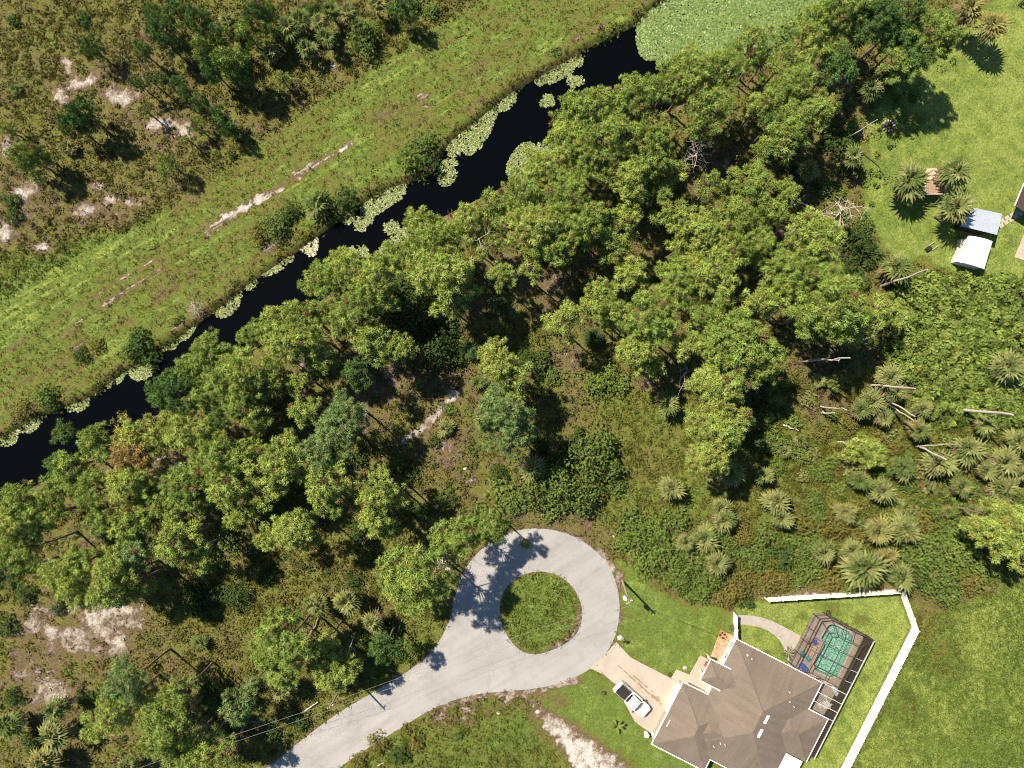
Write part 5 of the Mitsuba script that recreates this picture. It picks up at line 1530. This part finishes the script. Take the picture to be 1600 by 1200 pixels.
single('bank_scrub', m, 'm_leaf', 'dark rough bushes lining the water edge of the canal', 'scrub', None, 'stuff', color=vc)
# tall grass and vines of the canal bank
q = rand_px(48000, NBANK.union(LineString(WATER_N).buffer(9)))
u, _ = cover(q)
keep = rng.random(len(q)) < np.clip((u - .2) * 2.6, .02, 1)
q, u = q[keep], u[keep]
rot = np.column_stack([q[:, 0] * .857 - q[:, 1] * .515, q[:, 0] * .515 + q[:, 1] * .857])
f3 = meshkit.fbm(np.column_stack([rot[:, 0] / 70, rot[:, 1] / 5, rot[:, 0] * 0 + .2]), 3, 9)
tone = ramp_np(np.clip(u + (f3 - .5) * 1.15 + rng.normal(size=len(q)) * .06, .3, 1)) * (0.920 + 0.405 * rng.random((len(q), 1)))
near = shapely.distance(LineString(WATER_N), shapely.points(q))
m, vc = clumps(q, .16 + .2 * rng.random(len(q)) + .3 * np.clip(1.4 - near / 14 + (n2(q, 12, 66) - .5) * 3, 0, 1) * (near < 30), tone, 5, .6, .2)
single('bank_grass', m, 'm_leaf', 'bright grass and creepers covering the far canal bank', 'grass', None, 'stuff', color=vc)
# rough grass of the field, verges and island
q = np.vstack([rand_px(22000, FIELD), rand_px(5000, MEDIAN), rand_px(1800, ISLAND.buffer(-3))])
u, _ = cover(q)
q, u = (a[(u > .4) & free(q, 1)] for a in (q, u))
tone = ramp_np(np.clip(u + (n2(q, 22, 33) - .5) * .3 + rng.normal(size=len(q)) * .05, .4, 1)) * (.8 + .4 * rng.random((len(q), 1)))
m, vc = clumps(q, (.13 + .16 * rng.random(len(q))) * np.where(shapely.contains_xy(FIELD, q[:, 0], q[:, 1]), 1.25, .7), tone, 5, .8, .17)
single('rough_grass', m, 'm_leaf', 'rough grass tufts of the field outside the fence and of the verges', 'grass', None, 'stuff', color=vc)
# tufts creeping over the road edge
E = ROAD.boundary.union(DRIVE.boundary.difference(ROAD.buffer(4)).difference(WALK.buffer(3)))
q = rand_px(60000)
dd_ = shapely.distance(E, shapely.points(q))
q = q[(dd_ < 3.2) & (n2(q, 8, 91) > .47) & ~shapely.contains_xy(HOUSE_ZONE.difference(BACKYARD), q[:, 0], q[:, 1])]
u = np.clip(.55 + (n2(q, 20, 92) - .5) * .6, .3, .9)
m, vc = clumps(q, .08 + .12 * rng.random(len(q)), ramp_np(u) * (.8 + .5 * rng.random((len(q), 1))), 6, .5, .2, .02)
single('edge_grass', m, 'm_leaf', 'ragged grass creeping over the edges of the road and driveway', 'grass', None, 'stuff', color=vc)
# short tufts on the mown lawns
q = np.vstack([rand_px(16000, LAWNS), ])
u, _ = cover(q)
q, u = (a[(u > .55) & ~shapely.contains_xy(shapely.union_all([HARD, HOUSE_ZONE.difference(BACKYARD), DRIVE]).buffer(2), q[:, 0], q[:, 1]) & ~shapely.contains_xy(Polygon([(1066, 1062), (1100, 1030), (1150, 995), (1290, 955), (1372, 1000), (1290, 1200), (1260, 1330), (1020, 1330), (1015, 1165)]), q[:, 0], q[:, 1])] for a in (q, u))
tone = ramp_np(np.clip(u + rng.normal(size=len(q)) * .08, .5, 1)) * (.8 + .4 * rng.random((len(q), 1)))
m, vc = clumps(q, .07 + .06 * rng.random(len(q)), tone, 5, .8, .25)
single('lawn_grass', m, 'm_leaf', 'short grass tufts standing in the mown lawns', 'grass', None, 'stuff', color=vc)

# the vine thicket: leaf sprays over a swelling mass
q = rand_px(130000, VINE.buffer(4))
q = q[:9000]
hgt = 0.2 + 1.7 * n2(q, 24, 60, 2) + 1.2 * (n2(q, 7, 61, 2) - .5)
hgt *= np.clip(sdist(VINE, q) / 10 + .35, .2, 1)
pos = np.column_stack([(q[:, 0] - 800) / S * (H - hgt) / H, (600 - q[:, 1]) / S * (H - hgt) / H, hgt])
nrm = unit(rng.normal(size=(len(q), 3)) * .6 + [-.15, .1, 1])
t_, col = leaves(pos, nrm, rng, .38, (0.085, 0.140, 0.034), .6)
dep = (n2(q, 17, 63) * .5 + .8)[:, None]
q2 = rand_px(60000, VINE.buffer(2))[:560]
r2 = rng.uniform(.4, 1.05, len(q2))
h2 = 0.2 + 1.5 * n2(q2, 24, 60, 2)
h2 *= np.clip(sdist(VINE, q2) / 10 + .35, .2, 1)
k = 58
c = np.column_stack([(q2[:, 0] - 800) / S * (H - h2) / H, (600 - q2[:, 1]) / S * (H - h2) / H, h2])
d = rnd_dir(len(q2) * k, rng, .5).reshape(len(q2), k, 3)
d[..., 2] = np.abs(d[..., 2])
p2 = (c[:, None] + d * r2[:, None, None] * [1, 1, .85] * (.65 + .45 * rng.random((len(q2), k, 1)))).reshape(-1, 3)
hue = n2(q2, 30, 67)[:, None]
cc = np.repeat(1.2 * (np.array([.125, .205, .045]) * (1 - hue) + np.array([.20, .245, .065]) * hue) * rng.uniform(.7, 1.3, (len(q2), 1)), k, 0)
sz_ = np.repeat(.30 + .40 * n2(q2, 12, 68), k)[:, None]
t2, col2 = leaves(p2, unit(d.reshape(-1, 3) + .6 * rng.normal(size=p2.shape)), rng, sz_, (1, 1, 1), .5)
t_ = np.vstack([t_, t2])
m, vc = leafmesh(t_, np.vstack([col * np.vstack([dep, dep]) * .8, col2 * np.vstack([cc, cc])]))
single('vine_thicket', m, 'm_leaf', 'dense mass of bright green vines smothering the ground below the sheds', 'vines', None, 'stuff', color=vc)

# ------------------------------------------------------------------ floating lily pads
LILY = [([(740, 182), (775, 158), (768, 190), (752, 222), (732, 240), (720, 225), (728, 200)], 'long patch of lily pads pointing into the canal beside the round bank shrub'),
        ([(702, 205), (716, 215), (713, 245), (700, 235)], 'small lily patch between the round bank shrub and the long patch'),
        ([(690, 258), (712, 250), (706, 280), (690, 288)], 'small lily patch below the round bank shrub at the water'),
        ([(585, 298), (625, 275), (634, 300), (600, 320), (575, 340), (566, 325)], 'lily patch off the bank, halfway along the canal, shaped like a boot'),
        ([(538, 335), (550, 338), (547, 346), (536, 344)], 'tiny lily patch near the pale palmetto of the far bank'),
        ([(556, 345), (580, 338), (572, 352), (560, 358)], 'little lily patch just off the boot shaped patch'),
        ([(604, 352), (618, 350), (619, 360), (606, 361)], 'lone dot of lily pads in mid canal'),
        ([(335, 462), (350, 445), (375, 448), (374, 470), (352, 494), (333, 484)], 'round lily patch beside the grey dead bush'),
        ([(379, 434), (392, 430), (396, 444), (383, 448)], 'small lily patch up the canal from the round patch by the dead bush'),
        ([(245, 520), (262, 500), (295, 492), (303, 505), (290, 525), (262, 545), (245, 545)], 'wide lily patch next to the dark bank shrubs'),
        ([(203, 575), (225, 568), (238, 578), (220, 590), (208, 586)], 'lily patch under the dark bank shrubs'),
        ([(130, 600), (145, 580), (190, 565), (197, 578), (180, 598), (148, 602), (138, 628), (118, 640), (95, 632), (92, 620)], 'longest lily patch hugging the lower stretch of the far bank'),
        ([(33, 650), (58, 634), (64, 655), (45, 672), (30, 668)], 'lily patch under the bank shrubs near the photo edge'),
        ([(-20, 664), (18, 664), (26, 676), (18, 692), (-20, 692)], 'lily patch touching the edge of the photo'),
        ([(860, 112), (905, 88), (908, 98), (880, 115), (850, 130), (838, 128)], 'thin lily strip under the far bank near the upper canal'),
        ([(890, 124), (906, 122), (907, 132), (893, 134)], 'tiny lily cluster adrift in the upper canal'),
        ([(849, 153), (860, 153), (860, 165), (850, 167)], 'tiny lily cluster adrift below the thin lily strip'),
        ([(770, 160), (802, 145), (800, 158), (782, 172)], 'small lily patch against the bank above the long patch'),
        ([(800, 250), (822, 224), (860, 236), (862, 262), (825, 285), (795, 275)], 'lily patch against the wooded bank below the upper canal pool'),
        ([(1000, 40), (1030, -5), (1240, -90), (1420, -80), (1250, 50), (1140, 120), (1060, 120), (1032, 105), (1030, 85), (1008, 90), (1000, 65)], 'broad mat of lily pads filling the upper end of the canal'),
        ([(600, 385), (640, 355), (655, 362), (620, 395), (595, 402)], 'lily fringe along the wooded bank under pines in mid canal'),
        ([(410, 415), (440, 398), (458, 400), (432, 420), (412, 432)], 'pale lily patch under the far bank shrubs in mid canal'),
        ([(470, 378), (492, 372), (490, 396), (476, 392)], 'white flowering lily patch beneath the bank palmetto'),
        ([(515, 415), (560, 385), (575, 392), (540, 420), (520, 428)], 'lily fringe along the wooded bank under the first tall pines')]
for pts, lb in LILY:
    P = Polygon(chaikin(pts, 2)).buffer(7).intersection(WATER.buffer(7))
    q = np.vstack([rand_px(60000, P)])
    A = P.area / S / S
    q = q[:int(A * 75)]
    edge = sdist(P, q) + (n2(q, 9, 70) - .5) * (34 if 'broad' in lb else 24) + (n2(q, 3, 71) - .5) * 12
    q = q[(edge > 0) & (rng.random(len(q)) < np.clip(.35 + edge / 5, 0, 1))]
    N = len(q)
    rr = rng.uniform(.07, .14, N)
    ang = np.arange(6) * PI / 3
    pz = -0.735 + rng.random(N) * .05
    tilt = rng.normal(size=(N, 2)) * .22
    x, y = (q[:, 0] - 800) / S * (H + .73) / H, (600 - q[:, 1]) / S * (H + .73) / H
    ring = np.stack([rr[:, None] * np.cos(ang + 1), rr[:, None] * np.sin(ang + 1)], -1)
    v = np.concatenate([ring + np.column_stack([x, y])[:, None], (pz[:, None] + (ring * tilt[:, None]).sum(-1) + .02)[..., None]], -1)
    tr_ = np.stack([v[:, [0, a, a + 1]] for a in range(1, 5)], 1).reshape(-1, 3, 3)
    base = np.array([0.128, 0.172, 0.050]) if 'white' not in lb else np.array([.30, .32, .2])
    if 'broad' in lb:
        base = np.array([0.105, 0.172, 0.042])
    col = base * (.6 + .6 * rng.random((N, 1)) + .35 * (n2(q, 14, 77)[:, None] - .4)) * (1 + (rng.random((N, 3)) - .5) * .2)
    m, vc = leafmesh(tr_, np.repeat(col, 4, 0))
    single('lily_patch', m, 'm_lily', lb, 'water lilies', 'patches of lily pads floating on the canal', None, color=vc)

# ------------------------------------------------------------------ labels of the plants: look, and rank from the nearest landmark
LAND = [(845, 958, 'the turning circle island'), (1385, 197, 'the fire pit'), (1457, 285, 'the wooden playset'), (1530, 345, 'the blue grey shed'), (990, 1092, 'the white pickup'), (1180, 1080, 'the house roof'), (1300, 1015, 'the swimming pool'),
        (978, 925, 'the transformer pole'), (515, 1105, 'the bare utility pole'), (100, 1000, 'the big sandy clearing'), (1100, 50, 'the broad lily mat'), (655, 235, 'the round bank shrub'), (205, 700, 'the orange topped pine'),
        (1290, 562, 'the tall pale dead trunk'), (1095, 232, 'the grey twiggy dead tree'), (1068, 592, 'the white forked dead tree'), (692, 880, 'the roadside bare tree'), (727, 733, 'the white debris lump'), (430, 290, 'the sandy wheel tracks'), (355, 470, 'the round lily patch'),
        (270, 518, 'the wide lily patch'), (140, 605, 'the longest lily patch'), (750, 195, 'the long pointing lily patch'), (600, 305, 'the boot shaped lily patch'), (855, 430, 'the brown litter clearing'), (680, 640, 'the sandy footpath'), (1540, 644, 'the thick grey dead trunk'),
        (1410, 640, 'the paired leaning trunks'), (1490, 550, 'the vine thicket'), (1412, 930, 'the white fence corner'), (130, 115, 'the scrubland sand patch'), (560, 60, 'the big scrubland shrub'), (0, 0, 'the upper scrubland corner'), (0, 400, 'the pale scrubland sand'),
        (0, 1200, 'the lower wood corner'), (300, 1000, 'the olive scrub opening'), (1025, 700, 'the vine covered clearing'), (1150, 965, 'the short white fence'), (0, 780, 'the canal at the photo edge'), (1410, 430, 'the trunk near the sheds'), (1250, 315, 'the crossed fallen logs'), (955, 110, 'the widest black water'), (630, 1060, 'the road bend')]
ORD = ['nearest', 'second nearest', 'third nearest', 'fourth nearest', 'fifth nearest', 'sixth nearest', 'seventh nearest', 'eighth nearest', 'ninth nearest', 'tenth nearest'] + [f'{n}th nearest' for n in range(11, 60)]
LOOK = {'pine': {'b': 'bright green', 'm': 'mid green', 'd': 'dark green', 't': 'bluish green', 'o': 'orange brown', 'y': 'yellow green'}, 'palm': {'g': 'green', 'p': 'pale green', 'y': 'yellowing', 'k': 'dark green'}, 'shrub': {'g': 'leafy green', 'b': 'bright green', 'd': 'dark green', 'o': 'olive', 'p': 'pale green', 'y': 'yellow'}}
LOOK['young pine'], LOOK['palmetto'] = LOOK['pine'], LOOK['palm']
GROUP = {'pine': 'pines of the wood beside the canal', 'young pine': 'young pines of the scrubland', 'palm': 'fan palms standing among the trees', 'palmetto': 'low palmettos of the undergrowth', 'shrub': 'broadleaf shrubs and bushes'}
LXY = np.array([l[:2] for l in LAND], float)
ORDER = {p[0]: n for n, p in enumerate(PLANTS)}
XY = {s_: np.array([(p[2] + .003 * ORDER[p[0]], p[3] + .001 * ORDER[p[0]]) for p in PLANTS if p[1] == s_]) for s_ in {p[1] for p in PLANTS}}
for k, sort, px, py, r, tone in PLANTS:
    same = XY[sort]
    px, py = px + 0.003 * ORDER[k], py + 0.001 * ORDER[k]
    d = np.hypot(LXY[:, 0] - px, LXY[:, 1] - py)
    best = None
    for l in np.argsort(d)[:5]:
        rank = int((np.hypot(*(same - LXY[l]).T) < d[l] - 1e-6).sum())
        if best is None or rank < best[0] - 2:
            best = (rank, l)
    rank, l = best
    big = {'pine': ('slender', 'rounded', 'broad'), 'young pine': ('tiny', 'small', 'bushy'), 'palm': ('small', 'medium', 'large'), 'palmetto': ('small', 'spiky', 'wide'), 'shrub': ('small', 'rounded', 'large')}[sort]
    cut = {'pine': (21, 32), 'young pine': (11, 18), 'palm': (19, 26), 'palmetto': (13, 18), 'shrub': (17, 28)}[sort]
    size = big[0 if r < cut[0] else 1 if r < cut[1] else 2]
    nm = {'palm': 'fan palm', 'shrub': 'shrub', 'pine': 'pine'}.get(sort, sort)
    tag(k, f"{size} {LOOK[sort][tone]} {nm}, {ORD[rank]} {'palm' if sort == 'palm' else nm} to {LAND[l][2]}", {'young pine': 'pine tree', 'pine': 'pine tree', 'palm': 'palm tree', 'palmetto': 'palmetto', 'shrub': 'shrub'}[sort], GROUP[sort])
